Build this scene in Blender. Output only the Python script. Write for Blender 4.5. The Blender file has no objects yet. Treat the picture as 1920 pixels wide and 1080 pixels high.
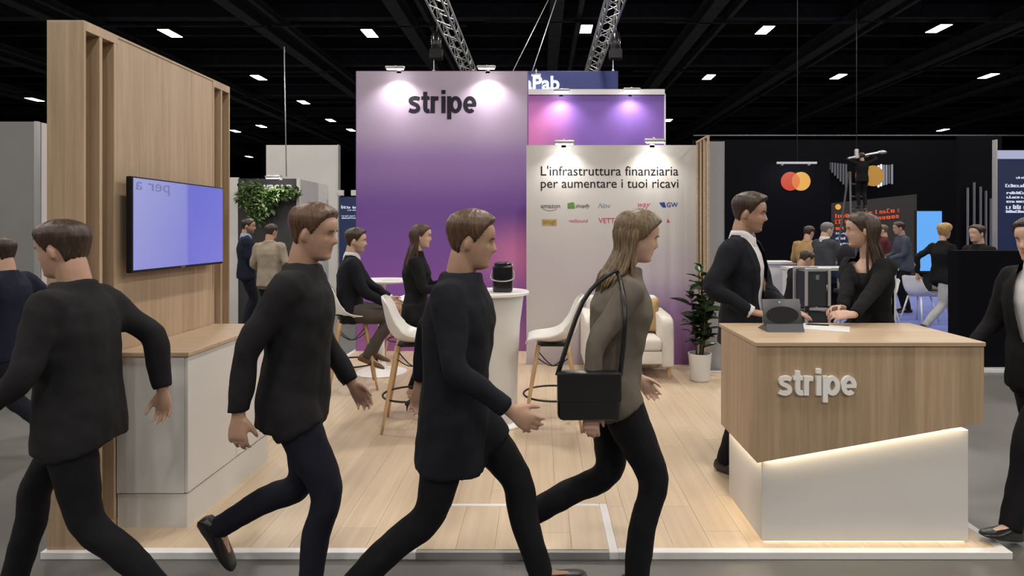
import bpy, bmesh, math, random
import numpy as np
from mathutils import Vector, Matrix, noise, Euler

# ------------------------------------------------------------------ camera, world, light, exposure
SC = bpy.context.scene
COL = SC.collection
FPX, VX, VY, CZ = 1150.0, 1013.0, 430.0, 1.603      # focal length in pixels, vanishing point, eye height
cam_d = bpy.data.cameras.new('camera')
cam = bpy.data.objects.new('camera', cam_d)
COL.objects.link(cam)
cam.location = (0, 0, CZ)
cam.rotation_euler = (math.pi / 2, 0, 0)
cam_d.sensor_width = 36.0
cam_d.lens = FPX / 1920 * 36.0
cam_d.shift_x = (960 - VX) / 1920
cam_d.shift_y = -(540 - VY) / 1920
cam_d.clip_end = 200
SC.camera = cam

world = bpy.data.worlds.new('world')
SC.world = world
world.use_nodes = True
world.node_tree.nodes['Background'].inputs[0].default_value = (0.02, 0.025, 0.035, 1)
world.node_tree.nodes['Background'].inputs[1].default_value = 0.3

SC.view_settings.view_transform = 'Standard'
SC.view_settings.look = 'None'
SC.view_settings.gamma = 1.0
SC.view_settings.use_curve_mapping = False
SC.view_settings.exposure = 0.0
LAMP_W = 92.0          # hall lamps
LAMP_COL = (1.0, 0.93, 0.84)
SPOT_W = 30.0           # stand spotlights
random.seed(7)
P = 0.036               # top of the stand's raised platform

# ------------------------------------------------------------------ materials
MATS = {}
def _new(name):
    m = bpy.data.materials.new(name)
    m.use_nodes = True
    MATS[name] = m
    return m, m.node_tree, m.node_tree.nodes['Principled BSDF']

def mat(name, col, rough=0.5, metal=0.0, emit=None, es=0.0, bump=0.0, bscale=200.0, vary=0.0, vscale=4.0, spec=None, coat=0.0):
    if name in MATS: return MATS[name]
    m, nt, b = _new(name)
    c = tuple(col) + (1,)
    b.inputs['Base Color'].default_value = c
    b.inputs['Roughness'].default_value = rough
    b.inputs['Metallic'].default_value = metal
    if spec is not None: b.inputs['Specular IOR Level'].default_value = spec
    if coat: b.inputs['Coat Weight'].default_value = coat
    if emit is not None:
        b.inputs['Emission Color'].default_value = tuple(emit) + (1,)
        b.inputs['Emission Strength'].default_value = es
    tc = nt.nodes.new('ShaderNodeTexCoord')
    if vary:
        n = nt.nodes.new('ShaderNodeTexNoise'); n.inputs['Scale'].default_value = vscale; n.inputs['Detail'].default_value = 5
        nt.links.new(tc.outputs['Object'], n.inputs['Vector'])
        mr = nt.nodes.new('ShaderNodeMapRange'); mr.inputs[1].default_value = 0.3; mr.inputs[2].default_value = 0.7
        mr.inputs[3].default_value = 1 - vary; mr.inputs[4].default_value = 1 + vary
        nt.links.new(n.outputs['Fac'], mr.inputs[0])
        mx = nt.nodes.new('ShaderNodeMix'); mx.data_type = 'RGBA'; mx.blend_type = 'MULTIPLY'; mx.inputs[0].default_value = 1
        mx.inputs[6].default_value = c
        nt.links.new(mr.outputs[0], mx.inputs[7])
        nt.links.new(mx.outputs[2], b.inputs['Base Color'])
    if bump:
        n = nt.nodes.new('ShaderNodeTexNoise'); n.inputs['Scale'].default_value = bscale
        nt.links.new(tc.outputs['Object'], n.inputs['Vector'])
        bp = nt.nodes.new('ShaderNodeBump'); bp.inputs['Strength'].default_value = bump; bp.inputs['Distance'].default_value = 0.01
        nt.links.new(n.outputs['Fac'], bp.inputs['Height']); nt.links.new(bp.outputs[0], b.inputs['Normal'])
    return m

def wood(name, c1, c2, grain='Z', strip='Y', width=0.11, stripamt=0.10, rough=0.45, perobj=0.0, gscale=1.0):
    m, nt, b = _new(name)
    tc = nt.nodes.new('ShaderNodeTexCoord')
    mp = nt.nodes.new('ShaderNodeMapping')
    s = [38.0 * gscale] * 3; s['XYZ'.index(grain)] = 1.6 * gscale
    mp.inputs['Scale'].default_value = s
    nt.links.new(tc.outputs['Object'], mp.inputs['Vector'])
    n = nt.nodes.new('ShaderNodeTexNoise'); n.inputs['Scale'].default_value = 1.0; n.inputs['Detail'].default_value = 7; n.inputs['Roughness'].default_value = 0.62
    n.inputs['Distortion'].default_value = 0.3
    nt.links.new(mp.outputs[0], n.inputs['Vector'])
    rp = nt.nodes.new('ShaderNodeValToRGB')
    rp.color_ramp.elements[0].position = 0.33; rp.color_ramp.elements[0].color = tuple(c2) + (1,)
    rp.color_ramp.elements[1].position = 0.68; rp.color_ramp.elements[1].color = tuple(c1) + (1,)
    nt.links.new(n.outputs['Fac'], rp.inputs['Fac'])
    sx = nt.nodes.new('ShaderNodeSeparateXYZ'); nt.links.new(tc.outputs['Object'], sx.inputs[0])
    dv = nt.nodes.new('ShaderNodeMath'); dv.operation = 'DIVIDE'; dv.inputs[1].default_value = width
    nt.links.new(sx.outputs[strip], dv.inputs[0])
    fl = nt.nodes.new('ShaderNodeMath'); fl.operation = 'FLOOR'; nt.links.new(dv.outputs[0], fl.inputs[0])
    if perobj:
        oi = nt.nodes.new('ShaderNodeObjectInfo')
        src = oi.outputs['Random']; amt = perobj
    else:
        wn = nt.nodes.new('ShaderNodeTexWhiteNoise'); wn.noise_dimensions = '1D'
        nt.links.new(fl.outputs[0], wn.inputs['W']); src = wn.outputs['Value']; amt = stripamt
    mr = nt.nodes.new('ShaderNodeMapRange'); mr.inputs[3].default_value = 1 - amt; mr.inputs[4].default_value = 1 + amt
    nt.links.new(src, mr.inputs[0])
    mx = nt.nodes.new('ShaderNodeMix'); mx.data_type = 'RGBA'; mx.blend_type = 'MULTIPLY'; mx.inputs[0].default_value = 1
    nt.links.new(rp.outputs[0], mx.inputs[6]); nt.links.new(mr.outputs[0], mx.inputs[7])
    nt.links.new(mx.outputs[2], b.inputs['Base Color'])
    b.inputs['Roughness'].default_value = rough
    bp = nt.nodes.new('ShaderNodeBump'); bp.inputs['Strength'].default_value = 0.12; bp.inputs['Distance'].default_value = 0.004
    nt.links.new(n.outputs['Fac'], bp.inputs['Height']); nt.links.new(bp.outputs[0], b.inputs['Normal'])
    return m

def emis(name, col, s):
    if name in MATS: return MATS[name]
    m, nt, b = _new(name)
    b.inputs['Base Color'].default_value = (0, 0, 0, 1)
    b.inputs['Emission Color'].default_value = tuple(col) + (1,)
    b.inputs['Emission Strength'].default_value = s
    return m

def print_grad(name, stops_z, z0, z1, second=None, rough=0.55, emit=0.0):
    """printed fabric: vertical colour ramp (object Z from z0 to z1) plus an optional soft blot of a second colour
    second = (colour, (x,y,z) centre, (rx,ry,rz) radii)"""
    m, nt, b = _new(name)
    tc = nt.nodes.new('ShaderNodeTexCoord')
    sx = nt.nodes.new('ShaderNodeSeparateXYZ'); nt.links.new(tc.outputs['Object'], sx.inputs[0])
    mr = nt.nodes.new('ShaderNodeMapRange'); mr.inputs[1].default_value = z0; mr.inputs[2].default_value = z1
    nt.links.new(sx.outputs['Z'], mr.inputs[0])
    rp = nt.nodes.new('ShaderNodeValToRGB'); cr = rp.color_ramp; cr.interpolation = 'EASE'
    while len(cr.elements) < len(stops_z): cr.elements.new(0.5)
    for e, (p, c) in zip(cr.elements, stops_z): e.position = p; e.color = tuple(c) + (1,)
    nt.links.new(mr.outputs[0], rp.inputs['Fac'])
    out = rp.outputs[0]
    for colr, ctr, rad in (second or []):
        mp = nt.nodes.new('ShaderNodeMapping')
        mp.inputs['Scale'].default_value = tuple(1 / r for r in rad)
        mp.inputs['Location'].default_value = tuple(-c / r for c, r in zip(ctr, rad))
        nt.links.new(tc.outputs['Object'], mp.inputs['Vector'])
        g = nt.nodes.new('ShaderNodeTexGradient'); g.gradient_type = 'SPHERICAL'
        nt.links.new(mp.outputs[0], g.inputs['Vector'])
        sm = nt.nodes.new('ShaderNodeMapRange'); sm.interpolation_type = 'SMOOTHSTEP'
        nt.links.new(g.outputs['Fac'], sm.inputs[0])
        mx = nt.nodes.new('ShaderNodeMix'); mx.data_type = 'RGBA'
        nt.links.new(sm.outputs[0], mx.inputs[0]); nt.links.new(out, mx.inputs[6]); mx.inputs[7].default_value = tuple(colr) + (1,)
        out = mx.outputs[2]
    nt.links.new(out, b.inputs['Base Color'])
    b.inputs['Roughness'].default_value = rough
    if emit:
        b.inputs['Base Color'].default_value = (0, 0, 0, 1)
        nt.links.new(out, b.inputs['Emission Color']); b.inputs['Emission Strength'].default_value = emit
    return m

# ------------------------------------------------------------------ mesh helpers
def box(bm, x0, x1, y0, y1, z0, z1, bevel=0.0, seg=1):
    r = bmesh.ops.create_cube(bm, size=1.0, matrix=Matrix.Translation(((x0 + x1) / 2, (y0 + y1) / 2, (z0 + z1) / 2)) @
                              Matrix.Diagonal((x1 - x0, y1 - y0, z1 - z0, 1)))
    if bevel:
        es = list({e for v in r['verts'] for e in v.link_edges})
        bmesh.ops.bevel(bm, geom=es, offset=bevel, segments=seg, affect='EDGES', profile=0.5)

def poly_prism(bm, pts, off):
    """closed polygon (list of 3-D points) thickened by vector off"""
    a = [bm.verts.new(Vector(p)) for p in pts]; o = Vector(off)
    b = [bm.verts.new(Vector(p) + o) for p in pts]
    bm.faces.new(a); bm.faces.new(b[::-1])
    n = len(pts)
    for i in range(n):
        bm.faces.new((a[(i + 1) % n], a[i], b[i], b[(i + 1) % n]))

def loft(bm, rings, cap=True):
    vs = [[bm.verts.new(p) for p in r] for r in rings]
    n = len(vs[0])
    for a, b in zip(vs, vs[1:]):
        for i in range(n):
            bm.faces.new((a[i], a[(i + 1) % n], b[(i + 1) % n], b[i]))
    if cap:
        bm.faces.new(vs[0][::-1]); bm.faces.new(vs[-1])

def catmull(pts, sub):
    pts = [np.array(p, float) for p in pts]
    out = []
    n = len(pts)
    for i in range(n - 1):
        p0 = pts[max(i - 1, 0)]; p1 = pts[i]; p2 = pts[i + 1]; p3 = pts[min(i + 2, n - 1)]
        for k in range(sub):
            t = k / sub
            out.append(0.5 * ((2 * p1) + (-p0 + p2) * t + (2 * p0 - 5 * p1 + 4 * p2 - p3) * t * t + (-p0 + 3 * p1 - 3 * p2 + p3) * t ** 3))
    out.append(pts[-1])
    return out

def tube(bm, pts, rad, seg=10, sub=1, flat=None):
    """tapered tube along pts; rad one number or one per point; flat = (direction, factor) squashes the section"""
    if not hasattr(rad, '__len__'): rad = [rad] * len(pts)
    if sub > 1:
        q = catmull([tuple(p) + (r,) for p, r in zip(pts, rad)], sub)
        pts = [Vector(a[:3]) for a in q]; rad = [max(a[3], 1e-4) for a in q]
    else: pts = [Vector(p) for p in pts]
    t0 = (pts[1] - pts[0]).normalized()
    u = t0.orthogonal().normalized()
    rings = []
    for i, p in enumerate(pts):
        t = (pts[min(i + 1, len(pts) - 1)] - pts[max(i - 1, 0)])
        t = t.normalized() if t.length > 1e-9 else t0
        u = (u - t * u.dot(t)).normalized(); v = t.cross(u)
        ring = []
        for k in range(seg):
            a = 2 * math.pi * k / seg
            o = (u * math.cos(a) + v * math.sin(a)) * rad[i]
            if flat: o -= flat[0] * o.dot(flat[0]) * (1 - flat[1])
            ring.append(p + o)
        rings.append(ring)
    loft(bm, rings)

def lathe(bm, prof, cx=0, cy=0, seg=32, cap=True):
    loft(bm, [[Vector((cx + r * math.cos(2 * math.pi * k / seg), cy + r * math.sin(2 * math.pi * k / seg), z)) for k in range(seg)] for r, z in prof], cap)

def ball(bm, c, r, u=14, v=9, rot=None):
    if not hasattr(r, '__len__'): r = (r, r, r)
    M = Matrix.Translation(c) @ (rot.to_4x4() if rot else Matrix.Identity(4)) @ Matrix.Diagonal((*r, 1))
    bmesh.ops.create_uvsphere(bm, u_segments=u, v_segments=v, radius=1.0, matrix=M)

def ring_torus(bm, c, R, r, seg=28, s2=8, axis=None):
    rings = []
    for i in range(seg):
        a = 2 * math.pi * i / seg
        d = Vector((math.cos(a), math.sin(a), 0))
        rings.append([Vector(c) + d * (R + r * math.cos(2 * math.pi * k / s2)) + Vector((0, 0, r * math.sin(2 * math.pi * k / s2))) for k in range(s2)])
    vs = [[bm.verts.new(p) for p in r_] for r_ in rings]
    for i in range(seg):
        a, b = vs[i], vs[(i + 1) % seg]
        for k in range(s2): bm.faces.new((a[k], b[k], b[(k + 1) % s2], a[(k + 1) % s2]))

def B(): return bmesh.new()

def obj(name, bm, material, parent=None, smooth=False, world=False):
    """link a bmesh as one object; world=True: its coordinates are world ones and parent is an unrotated Empty"""
    if isinstance(bm, bmesh.types.BMesh):
        if world and parent is not None:
            bmesh.ops.translate(bm, vec=-parent.location, verts=bm.verts)
        bmesh.ops.recalc_face_normals(bm, faces=bm.faces)
        me = bpy.data.meshes.new(name); bm.to_mesh(me); bm.free()
    else: me = bm
    if material is not None:
        me.materials.clear(); me.materials.append(material if not isinstance(material, str) else MATS[material])
    if smooth:
        me.polygons.foreach_set('use_smooth', [True] * len(me.polygons))
        if smooth == 'auto':
            me.set_sharp_from_angle(angle=math.radians(38))
    o = bpy.data.objects.new(name, me); COL.objects.link(o)
    if parent is not None: o.parent = parent
    return o

def bx(name, material, parent, x0, x1, y0, y1, z0, z1, bevel=0.0, world=True, seg=1):
    bm = B(); box(bm, x0, x1, y0, y1, z0, z1, bevel, seg)
    return obj(name, bm, material, parent, world=world)

def tag(o, label, cat, group=None, kind=None):
    o['label'] = label; o['category'] = cat
    if group: o['group'] = group
    if kind: o['kind'] = kind
    return o

def thing(name, label, cat, loc=(0, 0, 0), rz=0.0, group=None):
    o = bpy.data.objects.new(name, None); COL.objects.link(o)
    o.empty_display_size = 0.1
    o.location = loc; o.rotation_euler = (0, 0, rz)
    return tag(o, label, cat, group)

def structure(o):
    o['kind'] = 'structure'; return o

def dup(root, loc, rz=0.0, label=None, parent=None):
    def cp(o, par):
        c = o.copy(); COL.objects.link(c); c.parent = par
        for ch in list(o.children): cp(ch, c)
        return c
    r = cp(root, parent)
    r.location = loc; r.rotation_euler = (0, 0, rz)
    if label: r['label'] = label
    return r

def pt(px, py, d):
    return Vector(((px - VX) * d / FPX, d, CZ - (py - VY) * d / FPX))

# a scratch scene where meshes are fused, so the main scene is not re-evaluated each time
TMP = bpy.data.scenes.new('scratch')
def fuse(bm, voxel, smooth=3):
    bmesh.ops.recalc_face_normals(bm, faces=bm.faces)
    me = bpy.data.meshes.new('scratch'); bm.to_mesh(me); bm.free()
    o = bpy.data.objects.new('scratch', me); TMP.collection.objects.link(o)
    m = o.modifiers.new('r', 'REMESH'); m.mode = 'VOXEL'; m.voxel_size = voxel
    if smooth:
        s = o.modifiers.new('s', 'SMOOTH'); s.factor = 0.5; s.iterations = smooth
    vl = TMP.view_layers[0]; vl.update(); dg = vl.depsgraph
    out = bpy.data.meshes.new_from_object(o.evaluated_get(dg))
    bpy.data.objects.remove(o); bpy.data.meshes.remove(me)
    return out

def text_mesh(s, size, bold=0.0, extrude=0.0, res=4, spacing=1.0, shear=0.0, align='LEFT'):
    cu = bpy.data.curves.new('scratch', 'FONT')
    cu.body = s; cu.size = size; cu.offset = bold; cu.extrude = extrude; cu.resolution_u = res
    cu.space_character = spacing; cu.shear = shear; cu.align_x = align
    o = bpy.data.objects.new('scratch', cu); TMP.collection.objects.link(o)
    vl = TMP.view_layers[0]; vl.update()
    me = bpy.data.meshes.new_from_object(o.evaluated_get(vl.depsgraph))
    bpy.data.objects.remove(o); bpy.data.curves.remove(cu)
    return me

def fit_text(s, x0, x1, zb, depth, thick, bold=0.0, zh=None, mirror=False, **kw):
    """text standing in the XZ plane facing -Y, scaled to run from x0 to x1, baseline zb; returns numpy verts + faces"""
    me = text_mesh(s, 1.0, bold=bold, extrude=0.5, **kw)
    n = len(me.vertices); v = np.zeros(n * 3); me.vertices.foreach_get('co', v); v = v.reshape(n, 3)
    faces = [tuple(p.vertices) for p in me.polygons]
    bpy.data.meshes.remove(me)
    a, b = v[:, 0].min(), v[:, 0].max()
    k = (x1 - x0) / (b - a)
    out = np.zeros_like(v)
    xs = (v[:, 0] - a) * k
    out[:, 0] = (x1 - xs) if mirror else (x0 + xs)
    out[:, 2] = zb + v[:, 1] * (k if zh is None else zh)
    out[:, 1] = depth - (v[:, 2] + 0.5) * thick
    return out, faces

def text_bm(v, f):
    bm = B(); vs = [bm.verts.new(p) for p in v]
    for q in f:
        try: bm.faces.new([vs[i] for i in q])
        except ValueError: pass
    bmesh.ops.remove_doubles(bm, verts=bm.verts, dist=1e-5)
    return bm

def wall_text(name, s, x0, x1, zb, depth, thick, material, parent, **kw):
    v, f = fit_text(s, x0, x1, zb, depth, thick, **kw)
    return obj(name, text_bm(v, f), material, parent, world=True)

def letters(s, x0, x1, zb, depth, thick, material, parent, **kw):
    """one object for each letter of a word: islands whose X ranges overlap belong together"""
    v, f = fit_text(s, x0, x1, zb, depth, thick, **kw)
    par = list(range(len(v)))
    def find(i):
        while par[i] != i: par[i] = par[par[i]]; i = par[i]
        return i
    for q in f:
        for i in q[1:]: par[find(i)] = find(q[0])
    # the front, the back and the rim of one letter are separate islands: join by X overlap
    isl = {}
    for i in range(len(v)): isl.setdefault(find(i), []).append(i)
    rng = sorted([(v[ix, 0].min(), v[ix, 0].max(), k) for k, ix in isl.items()])
    groups = []
    for a, b, k in rng:
        if groups and a < groups[-1][1] - 0.002 * (x1 - x0):
            groups[-1][1] = max(groups[-1][1], b); groups[-1][2].append(k)
        else: groups.append([a, b, [k]])
    for g in groups:
        ks = set(g[2]); fs = [q for q in f if find(q[0]) in ks]
        used = sorted({i for q in fs for i in q}); mp = {i: n for n, i in enumerate(used)}
        obj('letter', text_bm(v[used], [tuple(mp[i] for i in q) for q in fs]), material, parent, world=True)

def ribbon(bm, pts, hw, y, th, org, k):
    """a flat stroke of half width hw (one number or one per point) along 2-D points, thickened; org = (x, z) of its origin, k = scale"""
    q = [np.array(p, float) for p in pts]; n = len(q)
    if not hasattr(hw, '__len__'): hw = [hw] * n
    L, R_ = [], []
    for i in range(n):
        t = q[min(i + 1, n - 1)] - q[max(i - 1, 0)]; t = t / np.linalg.norm(t); nn = np.array([-t[1], t[0]])
        L.append(q[i] + nn * hw[i]); R_.append(q[i] - nn * hw[i])
    P3 = lambda p, yy: Vector((org[0] + p[0] * k, yy, org[1] + p[1] * k))
    loft(bm, [[P3(L[i], y), P3(R_[i], y), P3(R_[i], y - th), P3(L[i], y - th)] for i in range(n)])

def wordmark(x0, x1, zb, y, th, material, parent):
    """the heavy lower-case word on the tower and the counter, one object for each letter"""
    k = (x1 - x0) / 4.05
    def arc(cx, cy, rx, ry, a0, a1, n=26):
        return [(cx + rx * math.cos(math.radians(a0 + (a1 - a0) * i / n)), cy + ry * math.sin(math.radians(a0 + (a1 - a0) * i / n))) for i in range(n + 1)]
    S_ = catmull([(.68, .825), (.52, .885), (.34, .885), (.185, .82), (.155, .70), (.23, .60), (.40, .525), (.55, .435), (.605, .31), (.56, .185), (.42, .115), (.26, .115), (.07, .185)], 4)
    T_ = catmull([(.235, 1.26), (.235, .7), (.235, .32), (.275, .165), (.38, .118), (.50, .135)], 5)
    R_ = catmull([(.125, .60), (.16, .76), (.27, .865), (.47, .865)], 5)
    G = [(0, [(S_, .118)]), (.785, [(T_, .125), ([(0, .89), (.49, .89)], .105)]), (1.34, [([(.125, 0), (.125, 1)], .125), (R_, .118)]),
         (1.98, [([(.125, 0), (.125, 1)], .125), ([(.125, 1.13), (.125, 1.37)], .125)]), (2.32, [([(.125, -.36), (.125, 1)], .125), (arc(.50, .5, .262, .385, 0, 360, 40), .12)]),
         (3.265, [(arc(.405, .5, .275, .385, 0, 312, 36), .118), ([(.15, .475), (.78, .475)], .088)])]
    for gx, strokes in G:
        bm = B()
        for j, (pts, hw) in enumerate(strokes):
            ribbon(bm, pts, hw, y, th * (1 + 0.012 * j), (x0 + gx * k, zb), k)
        obj('letter', bm, material, parent, world=True)
# ------------------------------------------------------------------ people
def skin_mat(name, col, beard=(0.05, 0.035, 0.03)):
    if name in MATS: return MATS[name]
    m, nt, b = _new(name)
    at = nt.nodes.new('ShaderNodeAttribute'); at.attribute_name = 'paint'
    sp = nt.nodes.new('ShaderNodeSeparateColor'); nt.links.new(at.outputs['Color'], sp.inputs[0])
    tc = nt.nodes.new('ShaderNodeTexCoord')
    n = nt.nodes.new('ShaderNodeTexNoise'); n.inputs['Scale'].default_value = 22; nt.links.new(tc.outputs['Object'], n.inputs['Vector'])
    rp = nt.nodes.new('ShaderNodeValToRGB')
    rp.color_ramp.elements[0].position = 0.3; rp.color_ramp.elements[0].color = tuple(c * 0.88 for c in col) + (1,)
    rp.color_ramp.elements[1].position = 0.7; rp.color_ramp.elements[1].color = tuple(col) + (1,)
    nt.links.new(n.outputs['Fac'], rp.inputs['Fac'])
    a = nt.nodes.new('ShaderNodeMix'); a.data_type = 'RGBA'
    nt.links.new(sp.outputs[0], a.inputs[0]); nt.links.new(rp.outputs[0], a.inputs[6]); a.inputs[7].default_value = (col[0] * 0.72, col[1] * 0.42, col[2] * 0.42, 1)
    c = nt.nodes.new('ShaderNodeMix'); c.data_type = 'RGBA'
    nt.links.new(sp.outputs[1], c.inputs[0]); nt.links.new(a.outputs[2], c.inputs[6]); c.inputs[7].default_value = tuple(beard) + (1,)
    nt.links.new(c.outputs[2], b.inputs['Base Color'])
    b.inputs['Roughness'].default_value = 0.5
    b.inputs['Subsurface Weight'].default_value = 0.08
    b.inputs['Subsurface Radius'].default_value = (0.012, 0.005, 0.003)
    return m

def cloth(name, col, rough=0.85):
    return mat(name, col, rough, bump=0.25, bscale=420, vary=0.10, vscale=9, spec=0.25)

def hair_mat(name, c):
    if name in MATS: return MATS[name]
    m, nt, b = _new(name)
    tc = nt.nodes.new('ShaderNodeTexCoord'); mp = nt.nodes.new('ShaderNodeMapping'); mp.inputs['Scale'].default_value = (130, 130, 14)
    nt.links.new(tc.outputs['Object'], mp.inputs['Vector'])
    n = nt.nodes.new('ShaderNodeTexNoise'); n.inputs['Scale'].default_value = 1; nt.links.new(mp.outputs[0], n.inputs['Vector'])
    rp = nt.nodes.new('ShaderNodeValToRGB')
    rp.color_ramp.elements[0].position = 0.35; rp.color_ramp.elements[0].color = tuple(x * 0.55 for x in c) + (1,)
    rp.color_ramp.elements[1].position = 0.7; rp.color_ramp.elements[1].color = tuple(x * 1.35 for x in c) + (1,)
    nt.links.new(n.outputs['Fac'], rp.inputs['Fac']); nt.links.new(rp.outputs[0], b.inputs['Base Color'])
    b.inputs['Roughness'].default_value = 0.42
    bp = nt.nodes.new('ShaderNodeBump'); bp.inputs['Strength'].default_value = 0.5; bp.inputs['Distance'].default_value = 0.004
    nt.links.new(n.outputs['Fac'], bp.inputs['Height']); nt.links.new(bp.outputs[0], b.inputs['Normal'])
    return m

HZ  = [0.000, 0.008, 0.020, 0.034, 0.046, 0.056, 0.066, 0.078, 0.095, 0.112, 0.126, 0.140, 0.160, 0.180, 0.200, 0.214, 0.224, 0.230]
HF  = [0.050, 0.073, 0.084, 0.078, 0.081, 0.078, 0.083, 0.081, 0.082, 0.083, 0.085, 0.091, 0.092, 0.088, 0.075, 0.056, 0.034, 0.004]
HB  = [0.010, 0.016, 0.026, 0.038, 0.050, 0.060, 0.068, 0.077, 0.088, 0.097, 0.102, 0.106, 0.107, 0.102, 0.086, 0.065, 0.040, 0.004]
HW  = [0.022, 0.036, 0.046, 0.053, 0.058, 0.061, 0.064, 0.067, 0.070, 0.072, 0.074, 0.076, 0.077, 0.074, 0.064, 0.048, 0.030, 0.004]
NZ  = [0.000, 0.072, 0.080, 0.088, 0.096, 0.110, 0.124, 0.132, 0.230]
NB  = [0.000, 0.000, 0.019, 0.030, 0.027, 0.018, 0.008, 0.000, 0.000]

def head_pt(th, z, fem=False):
    f = np.interp(z, HZ, HF); b = np.interp(z, HZ, HB); w = np.interp(z, HZ, HW)
    if fem:
        w *= 0.94 - 0.08 * max(0, 1 - z / 0.06); f *= 0.97
    c, s = math.cos(th), math.sin(th)
    e = 2 / 2.25
    x = w * math.copysign(abs(s) ** e, s)
    y = (f if c > 0 else b) * math.copysign(abs(c) ** e, c)
    if c > 0:
        y += np.interp(z, NZ, NB) * (0.85 if fem else 1.0) * math.exp(-(x / (0.0125 + 0.006 * max(0, 1 - abs(z - 0.082) / 0.012))) ** 2)
        y -= 0.012 * math.exp(-((abs(x) - 0.031) / 0.014) ** 2 - ((z - 0.117) / 0.011) ** 2)
        y += 0.004 * math.exp(-(x / 0.020) ** 2) * (math.exp(-((z - 0.0485) / 0.005) ** 2) + math.exp(-((z - 0.063) / 0.005) ** 2))
        y += 0.004 * math.exp(-((abs(x) - 0.046) / 0.014) ** 2 - ((z - 0.093) / 0.014) ** 2)
    return Vector((x, y, z))

def head_rings(fem, nth=56, nz=40):
    zs = np.concatenate([np.linspace(0, 0.2, nz - 8), np.array([0.206, 0.212, 0.217, 0.221, 0.2245, 0.227, 0.229, 0.23])])
    return zs, [[head_pt(2 * math.pi * k / nth, z, fem) for k in range(nth)] for z in zs]

HL_A = [0, 25, 45, 62, 74, 84, 94, 108, 128, 150, 180]
HL_Z = [0.192, 0.190, 0.182, 0.160, 0.128, 0.100, 0.134, 0.108, 0.056, 0.034, 0.030]
def hair_cap(fem, top=0.018, side=0.008, hl=0.0, fringe=0.0):
    zs, rings = head_rings(fem, 72, 44)
    c = Vector((0, -0.01, 0.12)); out = []
    for z, r in zip(zs, rings):
        o = []
        for k, p in enumerate(r):
            a = math.degrees(2 * math.pi * k / 72); a = min(a, 360 - a)
            hz = np.interp(a, HL_A, HL_Z) + hl * (1 if a < 70 else 0)
            if fem: hz = min(hz, np.interp(a, [0, 40, 62, 80, 120, 180], [0.188, 0.178, 0.155, 0.118, 0.03, 0.02]))
            m = min(1, max(0, (z - hz) / 0.014)); m = m * m * (3 - 2 * m)
            t = side + (top - side) * min(1, max(0, (z - 0.13) / 0.07))
            t += fringe * math.exp(-(a / 35) ** 2) * math.exp(-((z - 0.2) / 0.02) ** 2)
            t += 0.004 * noise.noise(Vector((math.sin(math.radians(a)) * 9, k * 0.55, z * 18)))
            d = p - c
            if d.length < 1e-6: d = Vector((0, 0, 1))
            nn = d.normalized()
            o.append(p + nn * (m * t - (1 - m) * 0.012))
        out.append(o)
    bm = B(); loft(bm, out)
    return bm

def long_hair(bm, fem, L, rnd, front=0.35, n=70):
    for i in range(n):
        a = rnd.uniform(100, 180) if rnd.random() > front else rnd.uniform(97, 118)
        sgn = rnd.choice((-1, 1)); th = math.radians(a) * sgn
        p0 = head_pt(th, 0.185, fem); p1 = head_pt(th, 0.125, fem)
        out = Vector((math.sin(th), math.cos(th), 0))
        p0 = p0 + out * 0.008; p1 = p1 + out * 0.016
        r2 = 0.078 + 0.014 * rnd.random()
        p2 = Vector((math.sin(th) * r2, math.cos(th) * 0.085 - 0.012, 0.045))
        fwd = 0.03 if a < 100 else -0.03
        p3 = Vector((math.sin(th) * (r2 + 0.010), math.cos(th) * 0.085 - 0.016 + fwd * 0.5 + rnd.uniform(-.01, .01), -0.05))
        p4 = Vector((math.sin(th) * (r2 + 0.016) + rnd.uniform(-.012, .012), math.cos(th) * 0.078 - 0.022 + fwd + rnd.uniform(-.02, .02), -0.05 - (L - 0.05) * 0.55))
        p5 = p4 + Vector((rnd.uniform(-.014, .014), rnd.uniform(-.012, .012) + fwd * 0.3, -(L - 0.05) * 0.45 - rnd.uniform(0, 0.04)))
        r = rnd.uniform(0.009, 0.014)
        tube(bm, [p0, p1, p2, p3, p4, p5], [r * 0.6, r, r, r, r * 0.85, r * 0.2], seg=6, sub=3)
    rings = []
    for z, rx, ry, y in ((0.14, 0.062, 0.05, -0.055), (0.06, 0.068, 0.04, -0.058), (-0.02, 0.07, 0.032, -0.066), (-L * 0.6, 0.072, 0.028, -0.085), (-L * 0.9, 0.05, 0.02, -0.09)):
        rings.append([Vector((rx * math.cos(2 * math.pi * k / 16), y + ry * math.sin(2 * math.pi * k / 16), z)) for k in range(16)])
    loft(bm, rings)

def ik(a, b, l1, l2, pole):
    a, b, pole = Vector(a), Vector(b), Vector(pole)
    d = b - a; L = min(d.length, (l1 + l2) * 0.999); n = d.normalized()
    x = (l1 * l1 - l2 * l2 + L * L) / (2 * L)
    h = math.sqrt(max(l1 * l1 - x * x, 0))
    q = (pole - n * pole.dot(n)).normalized()
    return a + n * x + q * h, a + n * L

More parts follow.
